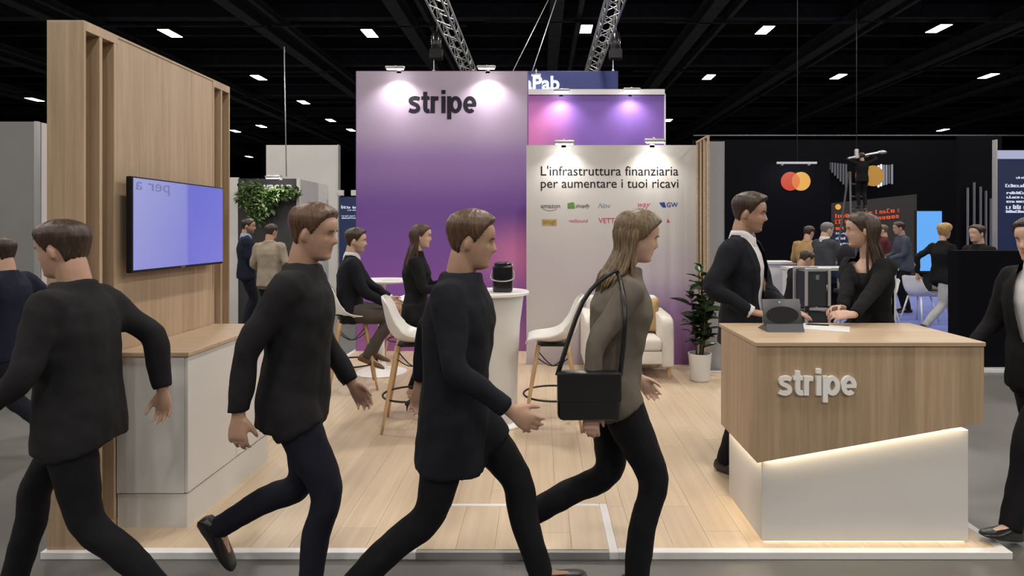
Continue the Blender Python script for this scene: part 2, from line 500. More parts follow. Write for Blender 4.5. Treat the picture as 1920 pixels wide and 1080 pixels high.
def add_hand(bm, W, d, n, t, curl, spread=0.06, k=1.0):
    W, d, n, t = Vector(W), Vector(d).normalized(), Vector(n), Vector(t)
    n = (n - d * n.dot(d)).normalized(); t = (t - d * t.dot(d) - n * t.dot(n)).normalized()
    rings = []
    for y, w, th in ((-0.02, 0.026, 0.020), (0.015, 0.030, 0.019), (0.045, 0.038, 0.018), (0.075, 0.041, 0.015), (0.092, 0.038, 0.011)):
        rings.append([W + d * y * k + t * (w * k * math.cos(2 * math.pi * j / 14)) + n * (th * k * math.sin(2 * math.pi * j / 14)) for j in range(14)])
    loft(bm, rings)
    for i, L in enumerate((0.072, 0.080, 0.074, 0.058)):
        off = 0.0315 - 0.0212 * i
        dd = (d + t * spread * (1.5 - i) * 0.9).normalized()
        p = W + d * (0.082 - (0.002, 0, 0.003, 0.012)[i]) * k + t * off * k
        pts = [p - dd * 0.02]; rad = [0.0095]; a = 0
        for seg, f, r in ((0.45, 0.55, 0.0092), (0.30, 1.0, 0.0084), (0.25, 0.7, 0.0072)):
            a += curl * f
            pts.append(p); rad.append(r)
            p = p + (dd * math.cos(a) + n * math.sin(a)) * L * seg * k
        pts.append(p); rad.append(0.0055)
        tube(bm, pts, [r * k for r in rad], seg=8)
    b0 = W + d * 0.018 * k + t * 0.02 * k
    b1 = W + d * 0.045 * k + t * 0.044 * k + n * 0.012 * k
    dd = (d * 0.85 + t * 0.35 + n * (0.25 + 0.5 * curl)).normalized()
    b2 = b1 + dd * 0.036 * k
    b3 = b2 + (dd + n * 0.4 * curl - t * 0.2).normalized() * 0.028 * k
    tube(bm, [b0, b1, b2, b3], [0.017 * k, 0.0125 * k, 0.0098 * k, 0.006 * k], seg=8)

def person(label, loc, yaw, H=1.75, fem=False, hip=(0, 0, 0.945), lean=0.0, side=0.0, twist=0.0, head=(0, 0), feet=None, hands=None, hand_dir=None,
           poles=None, curl=0.5, look=None, vox=(0.0065, 0.012), group=None, kpoles=None, fist=None):
    """local frame: +Y ahead, +X to the person's right, +Z up, metres for a 1.75 m figure"""
    look = look or {}
    root = thing('person', label, 'person', loc, math.radians(yaw), group)
    s = H / 1.75; root.scale = (s, s, s)
    rnd = random.Random(sum(map(ord, label)))
    hip = Vector(hip)
    R = Euler((-math.radians(lean), math.radians(side), 0)).to_matrix()
    Tw = Euler((0, 0, math.radians(twist))).to_matrix()
    def T(u, v, w):
        k = min(1, max(0, w / 0.4))
        q = Euler((0, 0, math.radians(twist) * k)).to_matrix() @ Vector((u, v, 0))
        return hip + R @ Vector((q.x, q.y, w))
    UP = R @ Vector((0, 0, 1)); RT = R @ Tw @ Vector((1, 0, 0)); FW = R @ Tw @ Vector((0, 1, 0))
    sw = 0.145 if fem else 0.176
    skin = look.get('skin', 'skin_fair')
    # --- joints
    shz = 0.428 if fem else 0.445
    S = [T(-sw, -0.005, shz), T(sw, -0.005, shz)]
    hands = hands or ((-0.25, 0.03, 0.84), (0.25, 0.03, 0.84))
    poles = poles or ((-0.4, -1, -0.2), (0.4, -1, -0.2))
    arm = [ik(S[i], hands[i], 0.285, 0.255, poles[i]) for i in (0, 1)]
    E = [a[0] for a in arm]; W = [a[1] for a in arm]
    Hj = [hip + Vector((-0.088, 0, -0.03)), hip + Vector((0.088, 0, -0.03))]
    feet = feet or ((-0.10, 0, 0.085, 8, 0), (0.10, 0, 0.085, -8, 0))
    kpoles = kpoles or ((0, 1, 0), (0, 1, 0))
    leg = [ik(Hj[i], feet[i][:3], 0.432, 0.425, kpoles[i]) for i in (0, 1)]
    K = [l[0] for l in leg]; A = [l[1] for l in leg]
    # --- head frame
    hs = 0.965 if fem else 1.0
    pivot = T(0, 0.012, 0.535)
    HR = (R @ Euler((0, 0, math.radians(head[0]))).to_matrix() @ Euler((-math.radians(head[1]), 0, 0)).to_matrix()
          if not look.get('headabs') else Euler((0, 0, math.radians(head[0]))).to_matrix() @ Euler((-math.radians(head[1]), 0, 0)).to_matrix())
    HM = Matrix.Translation(pivot + UP * 0.018) @ HR.to_4x4() @ Matrix.Diagonal((hs, hs, hs, 1)) @ Matrix.Translation((0, 0.022, 0))
    # --- the body: one fused mesh
    bm = B()
    hb = B(); loft(hb, head_rings(fem)[1])
    for sx in (-1, 1):
        ball(hb, (sx * 0.077, -0.012, 0.106), (0.008, 0.017, 0.030), rot=Euler((math.radians(-14), math.radians(sx * 8), math.radians(sx * 22))).to_matrix())
        ball(hb, (sx * 0.031, 0.0565, 0.1235), (0.0165, 0.0150, 0.0085))
    bmesh.ops.transform(hb, matrix=HM, verts=hb.verts)
    tmp = bpy.data.meshes.new('scratch'); hb.to_mesh(tmp); hb.free(); bm.from_mesh(tmp); bpy.data.meshes.remove(tmp)
    nr = 0.049 if fem else 0.061
    tube(bm, [T(0, -0.02, 0.36 if fem else 0.40), T(0, -0.012, 0.47 if fem else 0.49), HM @ Vector((0, -0.035, 0.02)), HM @ Vector((0, -0.025, 0.09))], [0.07 if fem else 0.09, nr * 1.05, nr, nr * 0.95], 16, 3)
    TS = [(-0.10, 0.13, 0.09), (0.0, 0.145, 0.10), (0.12, 0.12, 0.085), (0.25, 0.135, 0.095), (0.35, 0.15, 0.098), (0.43, 0.135, 0.08), (0.475, 0.09, 0.06), (0.51, 0.05, 0.045)]
    if fem: TS = [(w - max(0, w - 0.3) * 0.16, a * 0.84, b * 0.90) for w, a, b in TS]
    loft(bm, [[T(a * math.cos(2 * math.pi * k / 20), b * math.sin(2 * math.pi * k / 20), w) for k in range(20)] for w, a, b in TS])
    for i in (0, 1):
        sg = (-1, 1)[i]
        tube(bm, [T(sg * 0.08, 0, 0.40), S[i] - UP * 0.012, E[i], W[i]], [0.036, 0.036, 0.030, 0.0235 if fem else 0.026], 10, 3)
        fd = (W[i] - E[i]).normalized()
        if hand_dir and hand_dir[i]:
            hd, hn, ht = hand_dir[i]
        else:
            hd, hn, ht = fd + Vector((0, 0.1, 0)), Vector((-sg, 0, 0)), Vector((0, 1, 0))
        add_hand(bm, W[i] + Vector(hd).normalized() * 0.012, hd, hn, ht, (fist[i] if fist else curl), k=0.92 if fem else 1.0)
        tube(bm, [Hj[i] + Vector((0, 0, 0.05)), Hj[i] * 0.4 + K[i] * 0.6, K[i], A[i] + Vector((0, 0, 0.0))], [0.07, 0.055, 0.045, 0.034], 12, 3)
        fr = Euler((math.radians(-feet[i][4]), 0, math.radians(feet[i][3]))).to_matrix()
        tube(bm, [A[i], A[i] + fr @ Vector((0, 0.03, -0.035)), A[i] + fr @ Vector((0, 0.12, -0.06))], [0.034, 0.032, 0.022], 10, 2)
    me = fuse(bm, vox[0], 2)
    co = np.zeros(len(me.vertices) * 3); me.vertices.foreach_get('co', co); co = co.reshape(-1, 3)
    iv = np.array(HM.inverted()); hc = co @ iv[:3, :3].T + iv[:3, 3]
    x, y, z = hc[:, 0], hc[:, 1], hc[:, 2]
    lip = np.exp(-(x / 0.021) ** 4 - ((z - 0.0565) / 0.0105) ** 4) * (y > 0.06) * 0.9
    beard = np.zeros(len(co))
    if look.get('beard'):
        bz = np.interp(np.abs(x), [0, 0.03, 0.06, 0.08], [0.078, 0.070, 0.075, 0.11])
        beard = look['beard'] * np.clip((bz - z) / 0.008, 0, 1) * np.clip((z + 0.012) / 0.02, 0, 1) * (y > -0.01) * (1 - np.minimum(1, lip * 1.1)) * (np.abs(hc).max(axis=1) < 0.16)
    at = me.attributes.new('paint', 'FLOAT_COLOR', 'POINT')
    arr = np.zeros((len(co), 4)); arr[:, 0] = lip; arr[:, 1] = beard; arr[:, 3] = 1
    at.data.foreach_set('color', arr.ravel())
    body = obj('body', me, MATS[skin], root, smooth=True)
    # --- eyes and brows
    if vox[0] < 0.009:
        for sx in (-1, 1):
            bm = B(); ball(bm, (sx * 0.031, 0.0585, 0.1165), 0.0125, 16, 12)
            bmesh.ops.transform(bm, matrix=HM, verts=bm.verts)
            e = obj('eye', bm, MATS['eye_white'], root, smooth=True)
            e.data.materials.append(MATS['eye_iris'])
            fw = (HM.to_3x3() @ Vector((0, 1, -0.12))).normalized()
            for p in e.data.polygons:
                if p.normal.dot(fw) > 0.86: p.material_index = 1
            bm = B()
            q = [head_pt(math.atan2(sx * xx, 0.075), zz, fem) + Vector((0, 0.0025, 0)) for xx, zz in ((0.014, 0.1355), (0.026, 0.1395), (0.036, 0.140), (0.047, 0.135))]
            tube(bm, [HM @ p for p in q], [0.0025, 0.004, 0.0035, 0.0015], 6, 2)
            obj('eyebrow', bm, MATS[look.get('hair', 'hair_dark')], root, smooth=True)
    # --- hair
    st = look.get('style', 'short')
    if st != 'bald':
        bm = hair_cap(fem or st == 'long', top=look.get('top', 0.020), side=look.get('sidehair', 0.007), hl=look.get('hl', 0.0), fringe=look.get('fringe', 0.0))
        if st == 'long': long_hair(bm, fem, look.get('hairlen', 0.24), rnd)
        if st == 'bun': ball(bm, (0, -0.125, 0.17), 0.042, 18, 12)
        bmesh.ops.transform(bm, matrix=HM, verts=bm.verts)
        obj('hair', bm, MATS[look.get('hair', 'hair_dark')], root, smooth=True)
    def finish(bm, amp, vx, sm=3):
        me = fuse(bm, vx, sm)
        n = len(me.vertices); co = np.zeros(n * 3); me.vertices.foreach_get('co', co); co = co.reshape(-1, 3)
        no = np.zeros(n * 3); me.vertex_normals.foreach_get('vector', no); no = no.reshape(-1, 3)
        o = rnd.uniform(0, 50)
        d = np.array([noise.noise((p[0] * 9 + o, p[1] * 9, p[2] * 6)) + 0.6 * noise.noise((p[0] * 22, p[1] * 22 + o, p[2] * 15)) for p in co])
        co += no * (d * amp)[:, None]
        me.vertices.foreach_set('co', co.ravel()); me.update()
        return me
    # --- trousers
    if look.get('pants'):
        bm = B(); fl = look.get('flare', 0.0)
        PS = [(-0.11, 0.11, 0.09), (-0.06, 0.165, 0.115), (0.0, 0.168, 0.118), (0.07, 0.150, 0.108), (0.13, 0.138, 0.100)]
        loft(bm, [[T(a * math.cos(2 * math.pi * k / 22), b * math.sin(2 * math.pi * k / 22), w) for k in range(22)] for w, a, b in PS])
        k2 = look.get('legw', 1.0)
        for i in (0, 1):
            dn = (A[i] - K[i]).normalized()
            tube(bm, [Hj[i] + Vector((0, 0, 0.03)), Hj[i] * 0.55 + K[i] * 0.45, K[i], K[i] * 0.55 + A[i] * 0.45 - Vector((0, 0.012, 0)), A[i] + dn * (0.03 if not look.get('crop') else -0.06)],
                 [0.098 * k2, 0.088 * k2, 0.066 * k2, 0.060 * k2 + fl * 0.5, 0.052 * k2 + fl], 16, 4)
        obj('trousers', finish(bm, 0.006, vox[1]), MATS[look['pants']], root, smooth=True)
    # --- shoes
    for i in (0, 1):
        fr = Euler((math.radians(-feet[i][4]), 0, math.radians(feet[i][3]))).to_matrix()
        bm = B(); rings = []
        heel = look.get('heel')
        for y, w, h, z0 in ((-0.078, 0.022, 0.045, 0.012), (-0.066, 0.032, 0.070, 0.002), (-0.03, 0.037, 0.082, 0), (0.02, 0.037, 0.080, 0), (0.07, 0.042, 0.060, 0), (0.12, 0.046, 0.045, 0), (0.16, 0.042, 0.035, 0.003), (0.185, 0.030, 0.026, 0.006), (0.197, 0.012, 0.016, 0.009)):
            if heel: h = h * 0.55; w *= 0.82
            ring = []
            for k in range(16):
                a = 2 * math.pi * k / 16
                cx, sz = math.cos(a), math.sin(a)
                zz = z0 + (h - z0) * (0.5 + 0.5 * math.copysign(abs(sz) ** 0.7, sz))
                ring.append(A[i] + fr @ Vector((w * math.copysign(abs(cx) ** 0.75, cx), y, zz - 0.085)))
            rings.append(ring)
        loft(bm, rings)
        if heel:
            a0 = A[i] + fr @ Vector((0, -0.058, -0.075))
            tube(bm, [a0, Vector((a0.x, a0.y - 0.006, a0.z * 0.4)), Vector((a0.x, a0.y - 0.006, 0.0))], [0.016, 0.007, 0.005], 8)
        obj('shoe', bm, MATS[look.get('shoes', 'shoe_black')], root, smooth='auto')
    # --- tops
    def torso(scale, hem, extra=0.0, neck=0.0):
        if fem: base = [(-0.16, 0.176, 0.128), (-0.06, 0.176, 0.126), (0.03, 0.158, 0.115), (0.13, 0.134, 0.102), (0.24, 0.146, 0.120), (0.32, 0.158, 0.136), (0.39, 0.155, 0.108), (0.44, 0.130, 0.080), (0.485, 0.078, 0.064), (0.525 + neck, 0.056, 0.056)]
        else: base = [(-0.16, 0.186, 0.132), (-0.06, 0.184, 0.130), (0.03, 0.176, 0.126), (0.13, 0.168, 0.118), (0.24, 0.180, 0.126), (0.33, 0.192, 0.132), (0.41, 0.190, 0.114), (0.46, 0.160, 0.088), (0.50, 0.100, 0.074), (0.535 + neck, 0.070, 0.068)]
        base = [b for b in base if b[0] > hem]
        base = [(hem, base[0][1] + 0.004, base[0][2] + 0.004)] + base
        out = []
        for w, a, b in base:
            out.append([T((a * scale + extra) * math.copysign(abs(math.cos(q)) ** 0.85, math.cos(q)), (b * scale + extra) * math.copysign(abs(math.sin(q)) ** 0.92, math.sin(q)), w) for q in [2 * math.pi * k / 26 for k in range(26)]])
        return out
    def tuv(co):
        d = co - np.array(hip); return d @ np.array(RT), d @ np.array(FW), d @ np.array(UP)
    tp = look.get('top_kind', 'jacket')
    hem = look.get('hem', -0.12)
    sl = look.get('sleeve', 1.0)
    def sleeves(bm, k, end):
        for i in (0, 1):
            fd = (W[i] - E[i])
            sg = (-1, 1)[i]
            tube(bm, [T(sg * 0.10, 0, 0.405 if fem else 0.425), S[i] + UP * 0.004, S[i] * 0.5 + E[i] * 0.5, E[i], E[i] + fd * 0.5, E[i] + fd * end],
                 [0.062 * k, 0.072 * k, 0.063 * k, 0.054 * k, 0.048 * k, 0.041 * k], 16, 3)
    cut = look.get('cut')
    if cut:
        bm = B(); rg_ = torso(0.925, max(hem + 0.06, -0.05)); loft(bm, rg_[:-3] if look.get('scoop') else rg_)
        sm = finish(bm, 0.003, vox[1])
        sh = obj('shirt', sm, MATS[look.get('shirt', 'shirt_white')], root, smooth=True)
        if look.get('collar', True):
            bm = B(); rr = nr + 0.011
            rings = []
            for w, k, fy in ((0.478, 1.14, -0.004), (0.52, 1.03, 0.0), (0.552, 0.98, 0.004), (0.560, 1.0, 0.006), (0.542, 1.07, 0.004), (0.506, 1.16, 0.0)):
                ring = []
                for j in range(24):
                    q = 2 * math.pi * j / 24
                    dip = 0.045 * max(0, math.sin(q)) ** 3
                    ring.append(T(rr * k * math.cos(q), fy + rr * k * math.sin(q) * 1.02, w - dip))
                rings.append(ring)
            loft(bm, rings, cap=False)
            obj('collar', bm, MATS[look.get('shirt', 'shirt_white')], sh, smooth=True)
            for i in (0, 1):
                fd = (W[i] - E[i])
                bm = B(); tube(bm, [E[i] + fd * 0.88, E[i] + fd * 1.035], [0.038, 0.0375], 16)
                obj('cuff', bm, MATS[look.get('shirt', 'shirt_white')], sh, smooth='auto')
    bm = B()
    loft(bm, torso(1.0, hem, look.get('bulk', 0.0), 0.0 if not look.get('turtle') else 0.05))
    sleeves(bm, look.get('armw', 0.85 if fem else 1.0), 0.99 * sl)
    if hem < -0.05:
        for i in (0, 1):
            t_ = min(0.6, -hem / 0.43); e_ = Hj[i] + (K[i] - Hj[i]) * t_
            tube(bm, [Hj[i] + Vector((0, 0, 0.06)), Hj[i] * 0.5 + e_ * 0.5, e_], [0.098, 0.110, 0.108 - 0.012 * t_], 18, 2)
    me = finish(bm, look.get('wrinkle', 0.0085), vox[1])
    if cut:
        w0, g0, w1, g1 = cut
        b2 = B(); b2.from_mesh(me); bpy.data.meshes.remove(me)
        for sg in (-1, 1):
            a = hip + RT * (sg * g0) + UP * w0; c = hip + RT * (sg * g1) + UP * w1
            n = (c - a).cross(FW).normalized()
            bmesh.ops.bisect_plane(b2, geom=b2.verts[:] + b2.edges[:] + b2.faces[:], plane_co=a, plane_no=n, dist=1e-5)
        kill = []
        def near_arm(c):
            for i in (0, 1):
                for a_, b_ in ((S[i] * 0.6 + E[i] * 0.4, E[i]), (E[i], W[i])):
                    ab = b_ - a_; t_ = max(0, min(1, (c - a_).dot(ab) / ab.length_squared))
                    if (a_ + ab * t_ - c).length < 0.07: return True
            return False
        for f in b2.faces:
            d = f.calc_center_median() - hip
            u, v, w = d.dot(RT), d.dot(FW), d.dot(UP)
            if 0.015 < v < 0.17 and w > w0 and abs(u) < g0 + (g1 - g0) * (w - w0) / (w1 - w0) - 1e-4 and not near_arm(f.calc_center_median()): kill.append(f)
        bmesh.ops.delete(b2, geom=kill, context='FACES')
        b2.normal_update()
        for v_ in b2.verts:
            d = v_.co - hip
            u, v, w = abs(d.dot(RT)), d.dot(FW), d.dot(UP)
            if v > 0.02 and w > w0 + 0.02:
                q = u - (g0 + (g1 - g0) * (w - w0) / (w1 - w0))
                wl = 0.055 * min(1, max(0, (w - w0) / 0.12))
                if -0.002 <= q < wl: v_.co += v_.normal * 0.007
        me = bpy.data.meshes.new('top'); b2.to_mesh(me); b2.free()
    obj(tp if tp in ('jacket', 'coat', 'sweater', 'blouse') else 'jacket', me, MATS[look.get('top_mat', 'suit_navy')], root, smooth=True)
    return root, dict(T=T, W=W, A=A, HM=HM, hip=hip)
# ------------------------------------------------------------------ material palette
wood('oak_panel', (0.50, 0.375, 0.26), (0.40, 0.285, 0.18), 'Z', 'Y', 0.13, 0.07)
wood('oak_front', (0.47, 0.345, 0.225), (0.36, 0.25, 0.155), 'Z', 'X', 0.11, 0.09)
wood('oak_top', (0.53, 0.40, 0.27), (0.43, 0.31, 0.20), 'X', 'Y', 0.2, 0.05)
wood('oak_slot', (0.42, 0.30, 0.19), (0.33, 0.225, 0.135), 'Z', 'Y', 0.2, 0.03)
wood('floor_plank', (0.60, 0.475, 0.34), (0.50, 0.385, 0.265), 'Y', 'X', 0.19, 0.0, rough=0.38, perobj=0.055, gscale=0.6)
wood('ash_leg', (0.55, 0.36, 0.19), (0.42, 0.26, 0.13), 'Z', 'X', 0.5, 0.0, rough=0.4)
mat('white_lacquer', (0.62, 0.61, 0.60), 0.35)
mat('white_matt', (0.64, 0.63, 0.62), 0.6)
mat('white_rim', (0.70, 0.70, 0.71), 0.35)
mat('white_plastic', (0.80, 0.79, 0.77), 0.35)
mat('grey_panel', (0.42, 0.42, 0.44), 0.7)
mat('grey_wall', (0.20, 0.20, 0.20), 0.7, vary=0.04)
mat('light_panel', (0.62, 0.61, 0.60), 0.7)
mat('black_matt', (0.008, 0.008, 0.010), 0.6, spec=0.3)
mat('black_gloss', (0.012, 0.012, 0.014), 0.18)
mat('dark_metal', (0.05, 0.045, 0.04), 0.35, 0.8)
mat('grey_metal', (0.45, 0.45, 0.47), 0.35, 0.9)
mat('aluminium', (0.60, 0.60, 0.61), 0.38, 0.75)
mat('ceiling_black', (0.0035, 0.0045, 0.008), 0.85, spec=0.1)
mat('beam_dark', (0.048, 0.052, 0.062), 0.75, vary=0.25, spec=0.15)
mat('duct_dark', (0.034, 0.039, 0.054), 0.75, vary=0.25, spec=0.15)
mat('black_wall', (0.0028, 0.0032, 0.0055), 0.8, spec=0.08)
mat('concrete', (0.115, 0.112, 0.107), 0.40, vary=0.12, vscale=1.3)
emis('lamp_glow', (1.0, 0.97, 0.92), 14.0)
emis('spot_glow', (1.0, 0.96, 0.9), 16.0)
emis('led_warm', (1.0, 0.86, 0.62), 9.0)
mat('eye_white', (0.7, 0.68, 0.65), 0.2)
mat('eye_iris', (0.05, 0.03, 0.02), 0.15)
MATS['eye_white'].name = 'eye_white'
mat('print_dark', (0.010, 0.010, 0.018), 0.6, spec=0.2)
mat('print_grey', (0.12, 0.12, 0.13), 0.6)

# ------------------------------------------------------------------ the hall: floor, walls, ceiling
def slab(name, material, x0, x1, y0, y1, z0, z1):
    bm = B(); box(bm, x0, x1, y0, y1, z0, z1)
    return structure(obj(name, bm, material))
fl = slab('floor', 'concrete', -34, 34, -14, 62, -0.2, 0.0)
fl['label'] = 'polished grey concrete floor of the exhibition hall'
slab('wall_back', 'black_wall', -34, 34, 62, 62.3, -0.2, 9.8)
slab('wall_left', 'black_wall', -34.3, -34, -14, 62, -0.2, 9.8)
slab('wall_right', 'black_wall', 34, 34.3, -14, 62, -0.2, 9.8)
slab('wall_front', 'black_wall', -34, 34, -14.3, -14, -0.2, 9.8)
ceil = slab('ceiling', 'ceiling_black', -34, 34, -14, 62, 9.5, 9.8)

def ibeam_y(x, w, z0, z1, material, y0=-14, y1=62):
    bm = B()
    box(bm, x - w * 0.16, x + w * 0.16, y0, y1, z0 + 0.05, z1 - 0.05)
    box(bm, x - w / 2, x + w / 2, y0, y1, z0, z0 + 0.05)
    box(bm, x - w / 2, x + w / 2, y0, y1, z1 - 0.05, z1)
    obj('ceiling_beam', bm, material, ceil)
for i, x in enumerate((-26.5, -21, -15.6, -9.3, -4.4, 0.5, 5.3, 10.4, 15.6, 21, 26.5)):
    ibeam_y(x, 0.42, 8.25, 8.75, 'beam_dark')
    ibeam_y(x + 0.75, 0.14, 8.35, 8.6, 'beam_dark')
for y in (9, 15, 21, 27, 33, 39, 45, 51, 57):
    bm = B(); box(bm, -34, 34, y - 0.2, y + 0.2, 8.8, 9.25); obj('ceiling_beam', bm, 'duct_dark', ceil)
    bm = B()
    for dx in (1.9, 3.6):
        tube(bm, [(-34, y + dx, 8.85), (34, y + dx, 8.85)], 0.05, 8)
    obj('conduit', bm, 'duct_dark', ceil)

# ------------------------------------------------------------------ hall lamps
LZ = 8.0
def hall_lamp_proto():
    r = thing('hall_lamp', 'flat white ceiling flood lamp', 'lamp', (0, 0, LZ), 0, 'flood lamps under the hall ceiling')
    bm = B(); box(bm, -0.20, 0.20, -0.41, 0.41, 0.03, 0.10, 0.012); obj('housing', bm, 'black_matt', r)
    bm = B(); box(bm, -0.18, 0.18, -0.39, 0.39, 0.018, 0.032); obj('lens', bm, 'lamp_glow', r)
    bm = B()
    for s in (-1, 1):
        tube(bm, [(s * 0.15, 0, 0.08), (s * 0.15, 0, 0.25)], 0.012, 6)
    box(bm, -0.19, 0.19, -0.02, 0.02, 0.22, 0.25)
    obj('bracket', bm, 'beam_dark', r)
    return r
proto = hall_lamp_proto()
HL = 'white flood lamp under the black ceiling, '
lamp_px = [  # the ones the photograph shows
    (319, 63, 'above the wood screen wall'), (693, 63, 'above the left end of the purple tower'), (1099, 55, 'left of the right-hand truss'),
    (1434, 57, 'fourth from the left in the nearest row'), (1760, 54, 'at the upper right, end of the nearest row'), (485, 146, 'left of the thin hanging cable, second row'),
    (1329, 145, 'right of the upper purple panel, second row'), (1572, 144, 'above the hanging light bar, second row'), (1853, 143, 'by the right frame edge, second row'),
    (65, 187, 'above the grey booth wall at far left'), (569, 192, 'just right of the hanging cable'), (620, 226, 'left of the purple tower, small'),
    (658, 244, 'tiny, touching the purple tower edge'), (490, 237, 'above the white backdrop panel'), (467, 294, 'low and tiny, right of the wood screen'),
    (1768, 244, 'above the blue screen, low'), (1253, 226, 'at the right edge of the upper purple panel'), (441, 246, 'tiny, right by the wood screen top')]
spots = []
for px, py, w in lamp_px:
    d = (LZ + 0.02 - CZ) * FPX / (VY - py)
    spots.append(((px - VX) * d / FPX, d, HL + w))
n0 = len(spots)
def lamp_rail(x, y):
    bm = B(); box(bm, x - 3.2, x + 3.2, y - 0.04, y + 0.04, LZ + 0.25, LZ + 0.32); obj('lamp_rail', bm, 'duct_dark', ceil)
def add_lamp_light(x, y, parent, w):
    L = bpy.data.lights.new('hall_lamp_light', 'AREA'); L.shape = 'RECTANGLE'; L.size = 0.36; L.size_y = 0.78
    L.energy = w; L.color = LAMP_COL
    o = bpy.data.objects.new('hall_lamp_light', L); COL.objects.link(o); o.parent = parent; o.location = (0, 0, 0.005)
for i, (x, y, lab) in enumerate(spots):
    r = proto if i == 0 else dup(proto, (x, y, LZ))
    r.location = (x, y, LZ); r['label'] = lab
    lamp_rail(x, y)
    if y < 45: add_lamp_light(x, y, r, LAMP_W)
# the same grid goes on towards and behind the camera, out of the picture
for y in (13.7, 7.7, 1.7, -4.3, -10.3):
    for x in (-18, -11.9, -5.6, 0.9, 7.1, 12.8, 18.5):
        r = dup(proto, (x, y, LZ)); r['label'] = 'flat white flood lamp of the hall rows overhead, out of the picture'
        lamp_rail(x, y)
        add_lamp_light(x, y, r, LAMP_W)

# ------------------------------------------------------------------ trusses, hoists, cables
def truss(label, x, y0, y1, z, w=0.29):
    r = thing('lighting_truss', label, 'truss', (x, y0, z), 0, 'box trusses under the ceiling')
    cs = [(-w / 2, -w / 2), (w / 2, -w / 2), (w / 2, w / 2), (-w / 2, w / 2)]
    L = y1 - y0
    for cx, cz in cs:
        bm = B(); tube(bm, [(cx, 0, cz), (cx, L, cz)], 0.024, 8); obj('chord', bm, 'aluminium', r, smooth='auto')
    n = int(L / 0.42)
    for f in range(4):
        a, b = cs[f], cs[(f + 1) % 4]
        for i in range(n):
            ya, yb = L * i / n, L * (i + 1) / n
            p, q = (a, b) if i % 2 else (b, a)
            bm = B(); tube(bm, [(p[0], ya, p[1]), (q[0], yb, q[1])], 0.011, 5); obj('brace', bm, 'aluminium', r)
    return r
truss('silver lattice truss running overhead behind the stand, left one', -1.98, 8.6, 17.6, 6.0)
truss('silver lattice truss running overhead behind the stand, right one', 1.43, 8.6, 17.6, 6.0)

def hoist(label, px, d):
    zt, zb = CZ + (VY - 60) * d / FPX, CZ + (VY - 134) * d / FPX
    x = (px - VX) * d / FPX
    r = thing('chain_hoist', label, 'hoist', (x, d, zb), 0, 'black chain hoists by the trusses')
    h = zt - zb
    bm = B(); lathe(bm, [(0.0, h * 0.55), (0.10, h * 0.55), (0.13, h * 0.62), (0.13, h * 0.92), (0.09, h), (0.0, h)], seg=14); obj('motor', bm, 'black_gloss', r, smooth='auto')
    bm = B(); box(bm, -0.16, 0.16, -0.11, 0.11, h * 0.30, h * 0.56, 0.02); obj('chain_bag', bm, 'black_matt', r)
    bm = B(); tube(bm, [(0.02, 0, h), (0.02, 0, 8.2 - zb)], 0.012, 6); obj('chain', bm, 'dark_metal', r)
    bm = B(); tube(bm, [(-0.06, 0, 0), (-0.06, 0, h * 0.32)], 0.012, 6); ball(bm, (-0.06, 0, 0.02), 0.035); obj('hook', bm, 'aluminium', r)
hoist('black chain hoist hanging left of the left truss', 818, 15.5)
hoist('black chain hoist hanging right of the right truss', 1154, 15.5)

def cable(label, a, b, r=0.012, material='aluminium'):
    bm = B(); tube(bm, [a, b], r, 6)
    tag(obj('steel_cable', bm, material, smooth=True), label, 'cable', 'steel suspension cables')
cable('slanting steel cable above the purple tower, left of the pair', pt(962, 133, 14.05), pt(1030, -4, 15.5))
cable('slanting steel cable above the purple tower, right of the pair', pt(996, 140, 14.05), pt(1044, -4, 15.5))
cable('thin vertical cable hanging over the leafy booth sign', pt(537, 331, 10.6), pt(533, 88, 10.6), 0.010)
# long rail under the ceiling at the right
bm = B(); tube(bm, [pt(1300, 254, 21.5), pt(2200, 254, 21.5)], 0.02, 8)
mat('rail_grey', (0.16, 0.16, 0.18), 0.6)
tag(obj('ceiling_rail', bm, 'rail_grey', smooth=True), 'long thin silver rail hanging above the dark booths at right', 'rail')
# ------------------------------------------------------------------ raised platform
PX0, PX1, PY0, PY1, PYR = -2.426, 2.293, 2.974, 8.9, 6.80
HX0, HX1, HY1 = -0.605, 0.335, 3.475            # hatch at the front edge
plat = thing('stand_platform', 'low raised stand floor of pale oak planks with a white rim', 'platform', (0, 5.4, 0))
bm = B()
poly_prism(bm, [(PX0 + .02, PY0 + .02, 0.0), (PX1 - .02, PY0 + .02, 0.0), (PX1 - .02, PYR - .02, 0.0), (1.84, PYR - .02, 0.0), (1.84, PY1, 0.0), (PX0 + .02, PY1, 0.0)], (0, 0, P - 0.007))
obj('deck', bm, 'grey_panel', plat, world=True)
RW = 0.045
def rim(x0, x1, y0, y1, material='white_rim', z1=P + 0.001): bx('rim', material, plat, x0, x1, y0, y1, 0.0, z1, 0.003)
rim(PX0, HX0 - RW, PY0, PY0 + RW); rim(HX1 + RW, PX1, PY0, PY0 + RW)
rim(PX0, PX0 + RW, PY0 + RW, PY1); rim(PX1 - RW, PX1, PY0 + RW, PYR)
rim(1.84, PX1 - RW, PYR - RW, PYR)
rim(HX0 - RW, HX0, PY0, HY1 + 0.03); rim(HX1, HX1 + RW, PY0, HY1 + 0.03); rim(HX0, HX1, HY1, HY1 + 0.03)
mat('nosing_grey', (0.30, 0.30, 0.31), 0.45)
b = bx('nosing', 'nosing_grey', plat, HX0, HX1, PY0 + 0.004, PY0 + 0.03, 0.0, P - 0.003)
